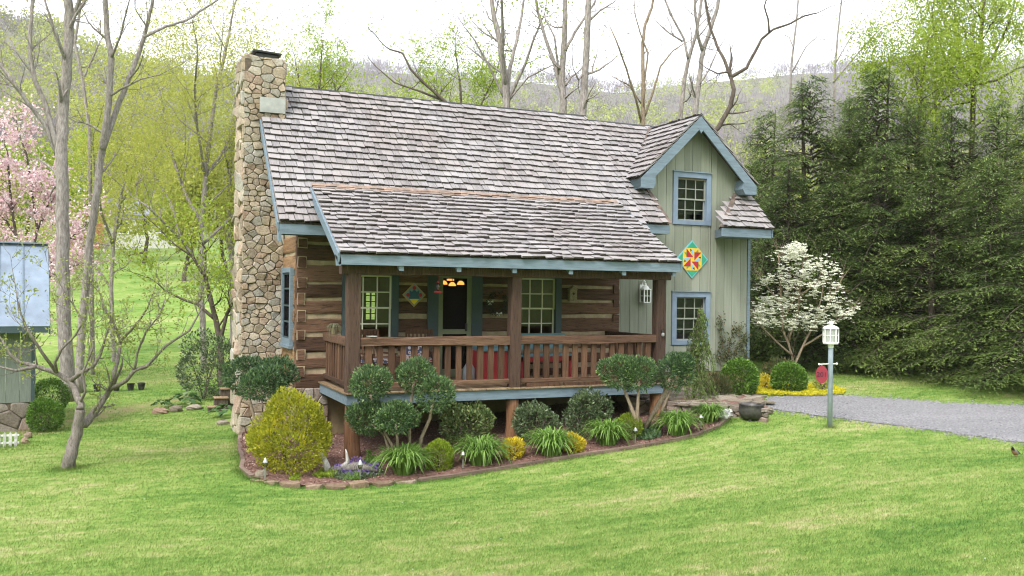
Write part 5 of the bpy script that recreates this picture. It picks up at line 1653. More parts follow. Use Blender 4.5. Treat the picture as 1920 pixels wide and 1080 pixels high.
# small magnolia on the lawn
traced("magnolia", "small bare magnolia with lichen-grey limbs on the left lawn", 15.3, [
    chain(26, 17, (126, 884), (130, 862), (140, 825), (148, 790), (150, 768)),
    chain(15, 4, (150, 768), (150, 755), (142, 735), (132, 715), (107, 700), (70, 687), (37, 680), (17, 662), (5, 640)),
    chain(9, 3, (132, 715), (150, 700), (175, 687), (188, 665), (196, 640), (205, 610)),
    chain(7, 2, (107, 700), (85, 670), (65, 640), (50, 615), (35, 580), (30, 545)),
    chain(6, 2, (107, 700), (103, 680), (115, 655), (140, 630), (155, 605), (140, 575), (122, 550)),
    chain(7, 2, (70, 687), (30, 695), (0, 688), (-30, 680)),
    chain(19, 9, (148, 790), (160, 795), (175, 775), (197, 745), (207, 730)),
    chain(10, 3, (207, 730), (213, 705), (222, 665), (226, 640), (215, 610), (195, 575), (185, 540)),
    chain(9, 3, (207, 730), (235, 715), (252, 695), (277, 685), (312, 648), (355, 620), (380, 575)),
    chain(5, 2, (252, 695), (258, 660), (275, 620), (300, 590), (310, 560)),
    chain(6, 2, (226, 640), (245, 620), (262, 600), (280, 570), (290, 540)),
    chain(6, 2, (150, 755), (160, 735), (155, 700), (175, 650), (170, 600), (160, 560))],
    101, M["bark2"], M["bud"], (2, .5), .35, nleaf=3400, lsize=.05, spread=.08, twigs_per=6, clean=True)

BARE = "bare early spring trees behind the house"
traced("tall_tree", "tall grey tree with furrowed trunk rising left behind the shed", 24.5, [
    chain(27, 15, (128, 752), (122, 640), (119, 540), (116, 400), (114, 270), (118, 200), (125, 120), (130, 60), (127, 0), (125, -60)),
    chain(11, 6, (113, 290), (100, 250), (85, 195), (65, 150), (56, 100), (57, 50), (62, 0), (66, -50)),
    chain(9, 5, (110, 300), (85, 235), (50, 190), (22, 150), (0, 120), (-30, 90)),
    chain(9, 5, (130, 60), (140, 25), (152, -10), (160, -60)), chain(6, 3, (122, 110), (105, 70), (95, 35), (84, 0), (80, -40))],
    111, M["bark"], M["spring"], (2, 1.5), .6, nleaf=500, lsize=.07, twigs_per=5)
traced("tall_tree", "tall grey tree with forked crown, left of the leafy maple", 26.0, [
    chain(16, 9, (146, 745), (152, 640), (160, 540), (172, 430), (180, 370), (188, 300), (196, 250), (205, 180), (209, 110), (200, 55), (197, 0), (195, -50)),
    chain(12, 5, (192, 280), (215, 215), (240, 150), (262, 95), (275, 50), (285, 10), (292, -40)),
    chain(6, 3, (270, 70), (310, 50), (350, 38), (385, 15), (420, -8)), chain(5, 2, (208, 110), (225, 70), (235, 30), (245, -10)),
    chain(5, 2, (205, 180), (230, 165), (265, 148), (300, 140))],
    112, M["bark"], M["spring"], (2, 1.4), .6, nleaf=400, lsize=.07, twigs_per=5)
traced("tall_tree", "thin bare tree between the two tall grey trunks", 30.0, [
    chain(9, 4, (175, 740), (172, 560), (170, 400), (168, 250), (155, 150), (140, 80), (150, 20), (150, -30)),
    chain(4, 2, (155, 150), (175, 105), (192, 70))], 113, M["bark"], M["spring"], (2, 1.2), .5, nleaf=500, lsize=.08)
# spring-leaf trees between the tall trunks and the chimney
traced("spring_tree", "broad yellow-green spring tree left of the chimney", 31.0, [
    chain(12, 5, (383, 700), (380, 600), (376, 500), (378, 420), (385, 330), (395, 240), (405, 170), (420, 110), (430, 60)),
    chain(7, 3, (378, 420), (350, 370), (325, 300), (310, 230), (300, 170)), chain(7, 3, (385, 330), (415, 290), (440, 240), (455, 190)),
    chain(6, 3, (376, 500), (340, 450), (310, 420), (280, 390), (250, 370)), chain(6, 3, (378, 460), (410, 430), (440, 400), (470, 390)),
    chain(5, 3, (385, 330), (370, 240), (365, 170), (370, 110)), chain(5, 2, (340, 450), (320, 380), (290, 330), (265, 300)), chain(5, 2, (376, 520), (410, 500), (440, 480))],
    114, M["bark"], M["spring"], (2, 1.9), 1.3, nleaf=36000, lsize=.075, spread=.8, twigs_per=9)
traced("spring_tree", "yellow-green understory tree behind the magnolia", 34.0, [
    chain(10, 4, (215, 735), (212, 640), (208, 540), (212, 460), (225, 380), (240, 300), (245, 230)),
    chain(6, 3, (212, 460), (190, 400), (180, 340), (175, 290)), chain(6, 3, (225, 380), (270, 330), (300, 280), (320, 240)), chain(5, 3, (208, 540), (180, 500), (150, 480))],
    115, M["bark"], M["spring"], (2, 1.9), 1.3, nleaf=26000, lsize=.075, spread=.85, twigs_per=8)
traced("apple_tree", "dark branching apple tree beside the chimney", 27.0, [
    chain(13, 7, (415, 690), (413, 640), (405, 600), (395, 560), (385, 520)), chain(8, 3, (413, 640), (425, 590), (440, 560), (450, 530)), chain(7, 3, (405, 600), (370, 570), (340, 560), (310, 545)), chain(6, 3, (385, 520), (360, 480), (330, 460))],
    116, M["barkd"], M["maple"], (2, 1.2), .6, nleaf=2600, lsize=.1, spread=.4)
traced("dark_trunk_tree", "dark straight trunk close behind the chimney's left edge", 33.0, [
    chain(12, 8, (437, 700), (436, 560), (432, 430), (430, 320), (435, 250), (440, 200)), chain(6, 3, (432, 430), (450, 380), (470, 340))], 117, M["bark"], M["spring"], (2, 1.6), .8, nleaf=10000, lsize=.085, spread=.7)
traced("spring_tree", "far yellow-green tree rising just behind the left roof ridge", 46.0, [
    chain(9, 4, (590, 320), (592, 240), (596, 180), (600, 150)), chain(5, 3, (592, 240), (570, 190), (560, 150)), chain(5, 3, (592, 220), (625, 180), (640, 160))], 118, M["barkd"], M["maple"], (2, 1.8), 1.0, nleaf=9000, lsize=.11, spread=.8)
traced("spring_tree", "yellow-green tree behind the middle of the ridge", 44.0, [
    chain(9, 4, (870, 360), (868, 260), (865, 200), (862, 150)), chain(5, 3, (868, 250), (835, 200), (815, 175)), chain(5, 3, (868, 240), (900, 200), (915, 170))], 119, M["barkd"], M["maple"], (2, 1.8), 1.0, nleaf=10000, lsize=.11, spread=.85)
traced("fallen_limb_tree", "leaning dark bare limb behind the ridge left of center", 34.0, [
    chain(7, 3, (850, 380), (835, 190), (800, 160), (770, 130), (755, 100), (730, 92)), chain(5, 2, (835, 190), (790, 172), (740, 155), (705, 125))], 120, M["barkd"], None, (1, 1.0), .5, twigs_per=4)
traced("bare_tree", "many-stemmed grey tree behind the ridge center", 30.0, [
    chain(17, 7, (952, 420), (950, 200), (945, 140), (938, 80), (926, 30), (918, -30)), chain(9, 4, (950, 190), (955, 130), (968, 80), (978, 30), (985, -20)),
    chain(8, 4, (948, 170), (942, 100), (942, 40), (940, -20)), chain(7, 3, (953, 190), (985, 120), (1000, 75), (1015, 40)), chain(5, 2, (948, 190), (915, 120), (890, 75), (870, 50)), chain(4, 2, (945, 140), (905, 110), (880, 90)), chain(4, 2, (953, 190), (990, 145), (1030, 125))],
    121, M["bark"], M["maple"], (2, 1.1), .6, nleaf=700, lsize=.1, group=BARE)
traced("bare_tree", "grey tree with wide Y fork right of the ridge center", 29.0, [
    chain(15, 8, (1058, 420), (1056, 205), (1053, 150), (1057, 90), (1060, 30), (1060, -40)), chain(9, 4, (1053, 170), (1040, 120), (1022, 70), (1008, 20), (1000, -30)), chain(6, 3, (1060, 95), (1078, 60), (1095, 35), (1115, 5), (1128, -30)),
    chain(5, 2, (1048, 140), (1040, 70), (1020, 30)), chain(6, 3, (1060, 160), (1070, 145), (1083, 136))],
    122, M["bark"], M["maple"], (2, 1.0), .6, nleaf=300, lsize=.1, group=BARE)
traced("bare_tree", "straight single grey trunk where the two roof ridges step", 27.5, [
    chain(15, 10, (1090, 420), (1093, 210), (1097, 140), (1101, 60), (1105, -10), (1108, -60)), chain(5, 2, (1098, 130), (1085, 150), (1075, 130)), chain(5, 2, (1103, 40), (1125, 20), (1150, 5))],
    123, M["bark"], None, (2, 1.0), .5, group=BARE, twigs_per=4)
traced("bare_tree", "brown slender tree with upswept branches left of the dormer", 31.0, [
    chain(9, 4, (1206, 400), (1206, 230), (1206, 150), (1205, 80), (1210, 45), (1222, 15), (1228, -20)), chain(5, 2, (1208, 220), (1222, 180), (1238, 125), (1262, 95), (1282, 82)), chain(5, 2, (1203, 230), (1192, 185), (1175, 130), (1155, 75), (1146, 55)), chain(4, 2, (1207, 160), (1215, 100), (1200, 60), (1190, 25)), chain(3, 2, (1206, 200), (1180, 160), (1160, 150))],
    124, M["barkt"], None, (2, 1.0), .6, group=BARE, twigs_per=6)
traced("bare_tree", "twin grey stems forking high above the dormer's left slope", 29.0, [
    chain(9, 5, (1274, 400), (1276, 215), (1283, 150), (1293, 105), (1305, 65), (1312, 25), (1318, -20)), chain(5, 3, (1290, 110), (1282, 72), (1262, 35), (1247, 0), (1240, -30)), chain(4, 2, (1280, 78), (1255, 62), (1235, 45))],
    125, M["bark"], None, (2, 1.0), .5, group=BARE, twigs_per=5)
traced("bare_tree", "grey trunk with V fork directly above the dormer peak", 28.0, [
    chain(11, 6, (1300, 400), (1304, 210), (1312, 140), (1318, 97), (1332, 55), (1345, 15), (1350, -30)), chain(7, 4, (1318, 97), (1309, 70), (1304, 30), (1301, -30)), chain(4, 2, (1310, 160), (1330, 130), (1345, 95))],
    126, M["bark"], None, (2, 1.0), .5, group=BARE, twigs_per=5)
traced("crooked_tree", "crooked dark trunk bending right over the dormer roof", 25.0, [
    chain(11, 7, (1318, 420), (1322, 262), (1348, 238), (1370, 198), (1376, 168), (1370, 145)), chain(7, 3, (1370, 145), (1358, 112), (1344, 85), (1333, 55), (1326, 20), (1320, -20)),
    chain(7, 2.5, (1370, 145), (1400, 127), (1417, 95), (1428, 73), (1450, 55), (1482, 44), (1508, 30), (1530, 25)), chain(4, 2, (1442, 60), (1440, 35), (1433, 12), (1442, -20)), chain(4, 2, (1365, 135), (1345, 138), (1322, 126))],
    127, M["barkd"], None, (1, .8), .4, twigs_per=4, group=BARE)
traced("bare_tree", "thin pale bare trunk above the hemlocks, nearest the dormer", 36.0, [
    chain(5, 3, (1478, 420), (1482, 165), (1485, 110), (1493, 45), (1498, -20)), chain(3, 1.5, (1483, 140), (1510, 90), (1530, 70)), chain(2.5, 1.5, (1488, 90), (1480, 70), (1470, 65))], 128, M["bark"], None, (1, 1.0), .4, group=BARE, twigs_per=3)
traced("bare_tree", "thin bare trunk with slanting limb above the hemlocks' middle", 36.0, [
    chain(4.5, 2.5, (1560, 420), (1565, 140), (1570, 70), (1578, 0), (1582, -40)), chain(3.5, 2, (1562, 155), (1600, 110), (1630, 75), (1655, 50)), chain(2.5, 1.5, (1566, 120), (1595, 70), (1613, 42))], 129, M["bark"], None, (1, 1.0), .4, group=BARE, twigs_per=3)
traced("maple_tree", "fresh green leafy maple above the hemlocks at top right", 31.0, [
    chain(11, 6, (1822, 460), (1824, 200), (1826, 150), (1836, 110), (1840, 60), (1845, 0)), chain(6, 3, (1826, 150), (1800, 120), (1795, 80), (1790, 30)), chain(6, 3, (1830, 140), (1860, 110), (1880, 70), (1900, 20)), chain(5, 3, (1824, 170), (1780, 130), (1765, 90), (1755, 60)), chain(5, 3, (1826, 160), (1870, 150), (1905, 130), (1935, 120)), chain(4, 2, (1790, 30), (1770, -10)), chain(4, 2, (1826, 190), (1770, 200), (1730, 190)), chain(4, 2, (1823, 250), (1790, 225), (1760, 240)), chain(4, 2, (1823, 240), (1860, 215), (1890, 220))],
    130, M["barkd"], M["maple"], (2, 1.5), 1.0, nleaf=26000, lsize=.09, spread=.65, twigs_per=9)
traced("spring_tree", "yellow-green sapling among the hemlock tops", 30.0, [
    chain(7, 3, (1720, 460), (1722, 260), (1726, 190), (1730, 140), (1738, 100)), chain(5, 2, (1722, 240), (1690, 190), (1670, 160)), chain(5, 2, (1722, 230), (1765, 190), (1790, 170))],
    131, M["barkd"], M["maple"], (2, 1.4), .8, nleaf=15000, lsize=.085, spread=.75, twigs_per=7)
traced("bare_tree", "thin bare brown trunk beside the green maple", 33.0, [chain(4, 2, (1752, 420), (1756, 120), (1755, 60), (1742, 20), (1735, -20)), chain(3, 1.5, (1755, 80), (1725, 62), (1708, 58))], 132, M["barkt"], None, (1, .9), .4, group=BARE, twigs_per=3)

# flowering trees
traced("pink_cherry", "pink flowering cherry tree behind the shed roof", 27.5, [
    chain(10, 6, (60, 740), (62, 640), (60, 560), (55, 500)), chain(6, 3, (55, 500), (30, 440), (20, 370), (15, 300)), chain(6, 3, (55, 500), (70, 430), (60, 360), (50, 290), (35, 250)), chain(6, 3, (60, 560), (90, 500), (115, 460), (140, 440)), chain(5, 3, (70, 430), (85, 400), (95, 370)), chain(5, 3, (60, 540), (90, 520), (115, 510), (135, 500)), chain(5, 3, (30, 440), (0, 400), (-30, 360)), chain(5, 3, (55, 500), (10, 480), (-30, 470))],
    133, M["barkd"], M["pink"], (2, .6), .7, nleaf=12000, lsize=.085, spread=.3, twigs_per=8, lw=.8)
dg = traced("dogwood", "white flowering dogwood between the wing and the hemlocks", 23.5, [
    chain(5, 4, (1488, 690), (1486, 672), (1480, 650), (1468, 620)), chain(5, 2, (1490, 684), (1505, 650), (1520, 620), (1530, 590), (1540, 560), (1545, 520)), chain(4, 2, (1484, 665), (1455, 640), (1430, 615), (1412, 590)), chain(4, 2, (1468, 620), (1465, 570), (1462, 520), (1460, 480)), chain(4, 2, (1505, 650), (1545, 625), (1570, 600), (1595, 580)), chain(4, 2, (1478, 640), (1495, 590), (1500, 540), (1505, 500)), chain(3, 2, (1520, 620), (1560, 560), (1575, 530)), chain(3, 2, (1465, 570), (1440, 540), (1425, 520)), chain(3, 2, (1468, 600), (1490, 560), (1520, 540))],
    134, M["barkt"], None, (1, .45), .45, twigs_per=8)
def dogwood_blooms():
    rng = np.random.default_rng(135)
    P, A = [], []
    org = np.array(dg.location)
    cx = [(1505, 592, 92, 26), (1462, 552, 48, 38), (1518, 552, 58, 44), (1483, 500, 36, 38), (1535, 510, 34, 30), (1565, 580, 40, 24), (1432, 585, 24, 30), (1500, 605, 60, 16), (1490, 470, 16, 16)]
    cl = []
    while len(cl) < 330:
        x, y, rx, ry = cx[rng.integers(len(cx))]
        u_, v_ = rng.uniform(-1, 1, 2)
        if u_ * u_ + v_ * v_ <= 1: cl.append((x + u_ * rx, y + v_ * ry, rng.normal(0, .5), rng.uniform(.5, 1.3)))
    for i in range(1900):
        x, y, dd_, q_ = cl[rng.integers(len(cl))]
        c = atD(x, y, 23.5 + dd_) - org + rng.normal(0, 1, 3) * np.array([.085, .085, .04]) * q_
        for k in range(4):
            a_ = k * 1.5708 + rng.uniform(-.3, .3)
            P.append(c); A.append((math.cos(a_), math.sin(a_), rng.uniform(-.1, .5)))
    P = np.array(P); A = np.array(A)
    V, F = leafs(P, A, rng.uniform(.045, .08, len(P)), .05, rng, np.tile([0, -.6, 1.0], (len(P), 1)))
    cloud_obj("crown", V, F, M["dogw"], dg)
dogwood_blooms()

# weeping conifer in front of the wing window
p, k = place(1303, 762)
e = empty("weeping_conifer", tuple(p), "narrow weeping conifer in front of the lower wing window", "tree")
D = k * FPX; L_ = lambda x, y, dd=0: atD(x, y, D + dd) - p
mb = MB().tube([L_(1303, 766), L_(1304, 700), L_(1306, 640), L_(1310, 590), L_(1316, 572)], [.035, .03, .022, .014, .006], 6)
rng = np.random.default_rng(140)
P, A, LL = [], [], []
for i in range(95):
    t = rng.random() ** .8
    y0 = 576 + t * 150
    x0 = 1314 - t * 9
    s_ = L_(x0, y0)
    an = rng.uniform(0, 6.283); r_ = (.08 + .42 * t) * rng.uniform(.35, 1.15)
    dr = rng.uniform(.35, .95) * (.5 + .7 * t)
    dr = min(dr, s_[2] - .08)
    path = [s_, s_ + np.array([math.cos(an) * r_ * .6, math.sin(an) * r_ * .6, .03]), s_ + np.array([math.cos(an) * r_, math.sin(an) * r_, -dr * .4]), s_ + np.array([math.cos(an) * r_ * 1.12, math.sin(an) * r_ * 1.12, -dr])]
    mb.tube(path, [.008, .006, .004, .002], 3, cap=False)
    for j in range(85):
        u_ = rng.random() * 3; a_ = min(2, int(u_)); f_ = u_ - a_
        P.append(path[a_] * (1 - f_) + path[a_ + 1] * f_ + rng.normal(0, .014, 3)); A.append(unit(1, rng)[0] * .7 + np.array([0, 0, -1.0]))
mb.build("trunk", M["barkd"], e)
V, F = leafs(np.array(P), np.array(A), rng.uniform(.035, .08, len(P)), .016, rng)
cloud_obj("foliage", V, F, M["weep"], e)

# climbing roses on the wing wall
rs_ = empty("climbing_rose", (10.55, WY - .12, hz(10.55, WY - .15)), "straggly climbing rose growing up the sage boards", "plant")
org = np.array(rs_.location)
mb = MB(); tips = []
rng = np.random.default_rng(141)
for path in (((1352, 700), (1350, 670), (1356, 640), (1350, 610), (1352, 592)), ((1360, 705), (1365, 670), (1368, 640), (1378, 620), (1392, 610)), ((1372, 700), (1378, 660), (1395, 640), (1398, 625)), ((1396, 705), (1397, 670), (1392, 645))):
    pts = [atY(x, y, WY - .07 + rng.normal(0, .02)) - org for x, y in path]
    mb.tube(pts, [.012, .01, .008, .006, .004][:len(pts)], 4)
    for q_ in range(len(pts) - 1):
        for s_ in range(7): tips.append(pts[q_] + (pts[q_ + 1] - pts[q_]) * s_ / 7 if q_ > 0 or s_ > 4 else pts[1])
mb.build("cane", M["barkd"], rs_)
T = np.array(tips); n = 900
P = T[rng.integers(0, len(T), n)] + rng.normal(0, .075, (n, 3)) * np.array([1, .35, 1])
V, F = leafs(P, unit(n, rng), rng.uniform(.04, .08, n), .035, rng)
cloud_obj("foliage", V, F, M["rose"], rs_)

# ------------------------------------------------------------------ hemlocks
def hemlock_meshes(seed, h=9.0, R=3.1):
    rng = np.random.default_rng(seed)
    mb = MB()
    lean = rng.normal(0, .02, 2)
    zz = np.linspace(-.2, h, 12)
    mb.tube([(lean[0] * z, lean[1] * z, z) for z in zz], [max(.012, .17 * (1 - z / h) + .01) for z in zz], 8)
    P, A, TP = [], [], []
    z = .25
    while z < h * .985:
        f = z / h
        R0 = R * (1 - f) ** .74 * (1.0 if f > .1 else .8 + 2 * f) + .10
        for b in range(5 if f < .8 else 4):
            az = rng.uniform(0, 6.283)
            L = R0 * rng.uniform(.38, 1.32)
            up0 = rng.uniform(.0, .45) + .7 * f
            ca, sa = math.cos(az), math.sin(az)
            n = max(4, int(L / .15))
            t = np.linspace(0, 1, n + 1)
            r = L * t
            zb = z + up0 * L * t - (up0 + rng.uniform(.1, .34)) * L * t ** 2.2
            path = np.c_[r * ca, r * sa, zb]
            if L > .5:
                mb.tube(path[::2] if n > 5 else path, np.linspace(.018 + .012 * L, .003, len(path[::2] if n > 5 else path)), 3, cap=False)
            side = np.array([-sa, ca, 0])
            fwd = np.array([ca, sa, 0])
            for i in range(1, n + 1):
                tt = t[i]
                if tt < (.3 if f < .6 else .15): continue
                for sg in (-1, 1):
                    tl = L * .42 * (1.15 - tt) * rng.uniform(.6, 1.25) + .12 + .10 * f
                    m_ = max(3, int(tl / .05))
                    dirv = side * sg * .85 + fwd * .55 + np.array([0, 0, rng.uniform(-.25, .08)])
                    dirv /= np.linalg.norm(dirv)
                    for k_ in range(m_):
                        u_ = (k_ + rng.random()) / m_
                        q = path[i] + dirv * tl * u_ + np.array([0, 0, -.22 * tl * u_ ** 2])
                        P.append(q + rng.normal(0, .02, 3))
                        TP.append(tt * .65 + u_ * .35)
                        A.append(dirv + fwd * .4 + rng.normal(0, .45, 3) + np.array([0, 0, -.18]))
        z += .17 * (1 + .4 * rng.random()) * (1 if f < .5 else .74 if f < .75 else .54)
    P = np.array(P); A = np.array(A)
    V, F = leafs(P, A, rng.uniform(.09, .17, len(P)), rng.uniform(.026, .042, len(P)), rng, np.tile([0, 0, 1.0], (len(P), 1)))
    me1 = mb.mesh("trunk", True); me1.materials.append(M["barkd"])
    me2 = npmesh("crown", V, F)
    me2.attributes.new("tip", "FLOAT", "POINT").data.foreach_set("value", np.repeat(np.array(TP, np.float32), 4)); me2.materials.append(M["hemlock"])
    return me1, me2
HM = [hemlock_meshes(s_) for s_ in (201, 202, 203)]
HEM = [  # px, distance, top px, label
    (1432, 31.0, 205, "hemlock closest to the dormer, peeking over the wing roof"),
    (1515, 28.6, 140, "tall hemlock second from the dormer in the back row"),
    (1592, 30.0, 178, "tall hemlock third from the dormer in the back row"),
    (1640, 28.2, 122, "tallest hemlock with the highest tip, back row middle"),
    (1712, 28.5, 190, "hemlock fifth from the dormer in the back row"),
    (1785, 27.5, 195, "hemlock under the green maple in the back row"),
    (1868, 27.0, 185, "hemlock in the back row near the right edge"),
    (1950, 25.0, 150, "dark hemlock at the far right edge of the row"),
    (1478, 27.3, 300, "low hemlock directly behind the white dogwood"),
    (1560, 26.6, 340, "front row hemlock right of the dogwood"),
    (1655, 26.0, 265, "front row hemlock behind the lawn strip, middle"),
    (1748, 24.8, 310, "front row hemlock second from the right"),
    (1850, 23.6, 290, "front row hemlock spreading over the lawn at right"),
    (1950, 22.2, 330, "lowest branches hemlock cut by the right frame edge"),
    (1410, 34.0, 300, "distant hemlock between the wing roof and the row"),
    (1600, 33.5, 190, "hemlock hidden in the depth of the row, left half"),
    (1760, 32.0, 215, "hemlock hidden in the depth of the row, right half")]
for i, (x, D, ty, lab) in enumerate(HEM):
    b = atD(x, 690, D)
    gz_ = hz(b[0], b[1])
    topz = atD(x, ty, D)[2]
    h = topz - gz_
    e = empty("hemlock", (b[0], b[1], gz_), lab, "tree", "hemlocks along the drive", i * 2.1)
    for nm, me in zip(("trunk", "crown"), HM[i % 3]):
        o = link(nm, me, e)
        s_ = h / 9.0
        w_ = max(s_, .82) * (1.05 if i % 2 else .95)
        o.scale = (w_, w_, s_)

# ------------------------------------------------------------------ woods on the far hills
def woods(name, label, mat, seed, n_band, sliver=False, pxr=(-140, 2080)):
    rng = np.random.default_rng(seed)
    VV, FF, base = [], [], 0
    for (d0, d1, n, leaf_n, crown, size) in n_band:
        lnd = rng.uniform(math.log(d0), math.log(d1), n)
        d = np.exp(lnd)
        px = rng.uniform(pxr[0], pxr[1], n)
        s_ = (px - 960) / FPX * d
        X = CAM[0] + d * math.sin(YAW) + s_ * math.cos(YAW)
        Y = CAM[1] + d * math.cos(YAW) - s_ * math.sin(YAW)
        fld = np.sin(X * .021 + 1) * np.sin(Y * .017 + .5) + np.sin(X * .047 + Y * .031) * .6 + np.sin(X * .009 - Y * .013) * .7 + rng.normal(0, .35, n)
        ok = (fld > .25) if name == 'spring_woods' else (fld < .1) if name == 'bare_woods' else (np.abs(fld) < .8)
        X, Y, d = X[ok], Y[ok], d[ok]; n = len(X)
        Z = H(X, Y)
        h = crown * rng.uniform(.75, 1.3, n)
        idx = np.repeat(np.arange(n), leaf_n)
        k = len(idx)
        D = unit(k, rng)
        rad = rng.random((k, 1)) ** .4
        P = np.c_[X[idx], Y[idx], Z[idx] + h[idx] * (1.0 if not sliver else .62)] + D * rad * np.c_[h[idx] * .55, h[idx] * .55, h[idx] * .75]
        # lumpy crowns
        P += np.c_[np.sin(P[:, 2] * 2 + idx), np.sin(P[:, 0] * 1.7 + idx), np.zeros(k)] * (h[idx] * .08)[:, None]
        if sliver:
            V, F = leafs(P, D * .5 + np.array([0, 0, 1.0]) + unit(k, rng) * .5, size * rng.uniform(1.2, 2.8, k), size * .12, rng)
        else:
            V, F = leafs(P, unit(k, rng), size * rng.uniform(.6, 1.4, k), size * .75, rng)
        VV.append(V); FF.append(F + base); base += len(V)
    o = cloud_obj(name, np.concatenate(VV), np.concatenate(FF), mat, None)
    return tag(o, label, "woods", kind="stuff")
M["wood1"] = m_leaf("hill_spring_leaf", (.21, .25, .042, 1), (.37, .41, .075, 1), .4, .8, None, .11)
M["wood2"] = m_leaf("hill_pale_leaf", (.14, .145, .075, 1), (.25, .255, .12, 1), .4, .8, None, .1)
M["wood3"] = m_leaf("hill_bare_twigs", (.15, .125, .14, 1), (.26, .22, .25, 1), .3, .9, None, .1)
woods("spring_woods", "yellow-green spring woods on the hills behind", M["wood1"], 301, [(90, 190, 170, 150, 5.5, .7), (190, 420, 1100, 60, 6.0, 1.1), (420, 900, 2200, 24, 6.5, 1.8)])
woods("pale_woods", "pale olive budding woods on the hills behind", M["wood2"], 302, [(100, 220, 70, 130, 5.5, .7), (220, 450, 500, 50, 6.0, 1.2), (450, 930, 1200, 24, 6.5, 1.8)])
woods("bare_woods", "grey-purple bare woods on the hills behind", M["wood3"], 303, [(110, 220, 70, 150, 5.5, 1.0), (220, 450, 1000, 70, 6.5, 1.5), (450, 960, 4200, 32, 7.0, 2.4), (830, 940, 1500, 34, 9.0, 2.6)], True)

# middle-distance trees at the far side of the field
for i, (x, D, ty, w, mt, lab) in enumerate((
        (40, 62, 250, 150, "maple", "bright green bushy tree above the pink cherry"), (160, 70, 210, 150, "maple", "bright green tree behind the tall grey trunks"),
        (270, 66, 235, 150, "spring", "yellow-green tree above the far brick house"), (345, 58, 260, 120, "spring", "yellow-green tree right of the far house"),
        (430, 60, 230, 120, "spring", "yellow-green tree beside the chimney, at the field edge"), (-20, 50, 330, 110, "spring", "olive tree at the left frame edge"))):
    b = atD(x, 480, D)
    g_ = hz(b[0], b[1]); h = atD(x, ty, D)[2] - g_; r = w / 2 * D / FPX
    e = empty("field_tree", (b[0], b[1], g_), lab, "tree", "trees across the field")
    rng = np.random.default_rng(320 + i)
    mb = MB(); tips = []
    grow(mb, (0, 0, -.2), (0, 0, 1), h * .6, .16, 3, rng, tips, sp=.7, kids=(3, 5), segs=6)
    mb.build("trunk", M["barkd"], e)
    ells = [((rng.uniform(-.5, .5) * r, rng.uniform(-.5, .5) * r, h * rng.uniform(.35, .85)), (r * rng.uniform(.4, .6), r * .5, h * rng.uniform(.14, .24))) for _ in range(9)]
    V, F = shrub_leaves(ells, 6500, .26, .2, 330 + i, .2, .3, .2)
    cloud_obj("crown", V, F, M[mt], e)

# ------------------------------------------------------------------ far house over the field
fh0 = atD(232, 472, 78)
fh = empty("far_house", (fh0[0], fh0[1], hz(fh0[0], fh0[1])), "distant house with brick end, pale siding and grey roof, over the field", "house", None, -YAW + .45)
brick = m_plain("far_brick", (.33, .13, .08, 1), .9, .2, 3)
MB().box(-4.0, -1.6, 0, 6, -2, 3.6).build("wall", brick, fh)
MB().box(-1.6, 4.2, .6, 6, -2, 3.0).build("wall", m_plain("far_siding", (.55, .53, .48, 1), .8, .08), fh)
grey = m_plain("far_roof", (.2, .2, .23, 1), .9, .1)
MB().prism([(-4.3, -.3, 3.5), (-1.4, -.3, 3.5), (-1.4, 3, 5.4), (-4.3, 3, 5.4)], (0, .1, .15)).prism([(-4.3, 6.3, 3.5), (-1.4, 6.3, 3.5), (-1.4, 3, 5.4), (-4.3, 3, 5.4)], (0, .1, .15)).build("roof", grey, fh)
MB().prism([(-1.5, .3, 2.95), (4.5, .3, 2.95), (4.5, 3.2, 4.4), (-1.5, 3.2, 4.4)], (0, .1, .15)).build("roof", grey, fh)
for x_, z_ in ((-3.0, 1.2), (0.0, 1.3), (1.9, 1.9), (3.3, 1.3)):
    y_ = 0 if x_ < -1.6 else .6
    wd_ = MB().box(x_ - .4, x_ + .4, y_ - .06, y_ + .02, z_, z_ + 1.1).build("window", M["white"], fh)
    MB().box(x_ - .3, x_ + .3, y_ - .075, y_ - .061, z_ + .1, z_ + 1.0).build("pane", M["darkmetal"], wd_)

# ------------------------------------------------------------------ shed at left
sc_ = atD(62, 800, 19.6)
sz = hz(sc_[0], sc_[1])
shed = empty("garden_shed", (sc_[0], sc_[1], sz), "grey-green board shed with blue metal roof and stone base at left", "shed", None, .085)
fz = 0.60; wz0 = 2.28
zr_ = 4.0
MB().box(-4, 0, .0, 2.6, -.3, fz).build("base", M["mortar"], shed)
bo = [o for o in shed.children if o.name.startswith("base")][0]
masonry(bo, (-1.6, 0, -.1), (1, 0, 0), (0, 0, 1), (0, -1, 0), 1.62, fz + .1, .34, .24, M["greystone"], 401)
masonry(bo, (0, 0, -.1), (0, 1, 0), (0, 0, 1), (1, 0, 0), 2.6, fz + .1, .4, .24, M["greystone"], 402)
shb = m_plain("shed_board", (.17, .19, .165, 1), .8, .12, 4, grain=(10, 10, 1))
for k in range(9):
    x1 = -k * .265
    MB().box(x1 - .258, x1, -.02, .01, fz, wz0).build("board", shb, shed)
for k in range(9):
    y0 = .012 + k * .28
    MB().box(-.012, .012, y0, y0 + .272, fz, min(wz0 + 1.4 * (1 - abs(y0 + .14 - 1.2) / 1.3), 3.5)).build("board", shb, shed)
MB().box(-.05, .02, -.035, .015, fz - .02, wz0).build("corner_board", M["trim"], shed)
mr = m_plain("blue_metal_roof", (.20, .25, .32, 1), .5, .18, 2, .4, .15)
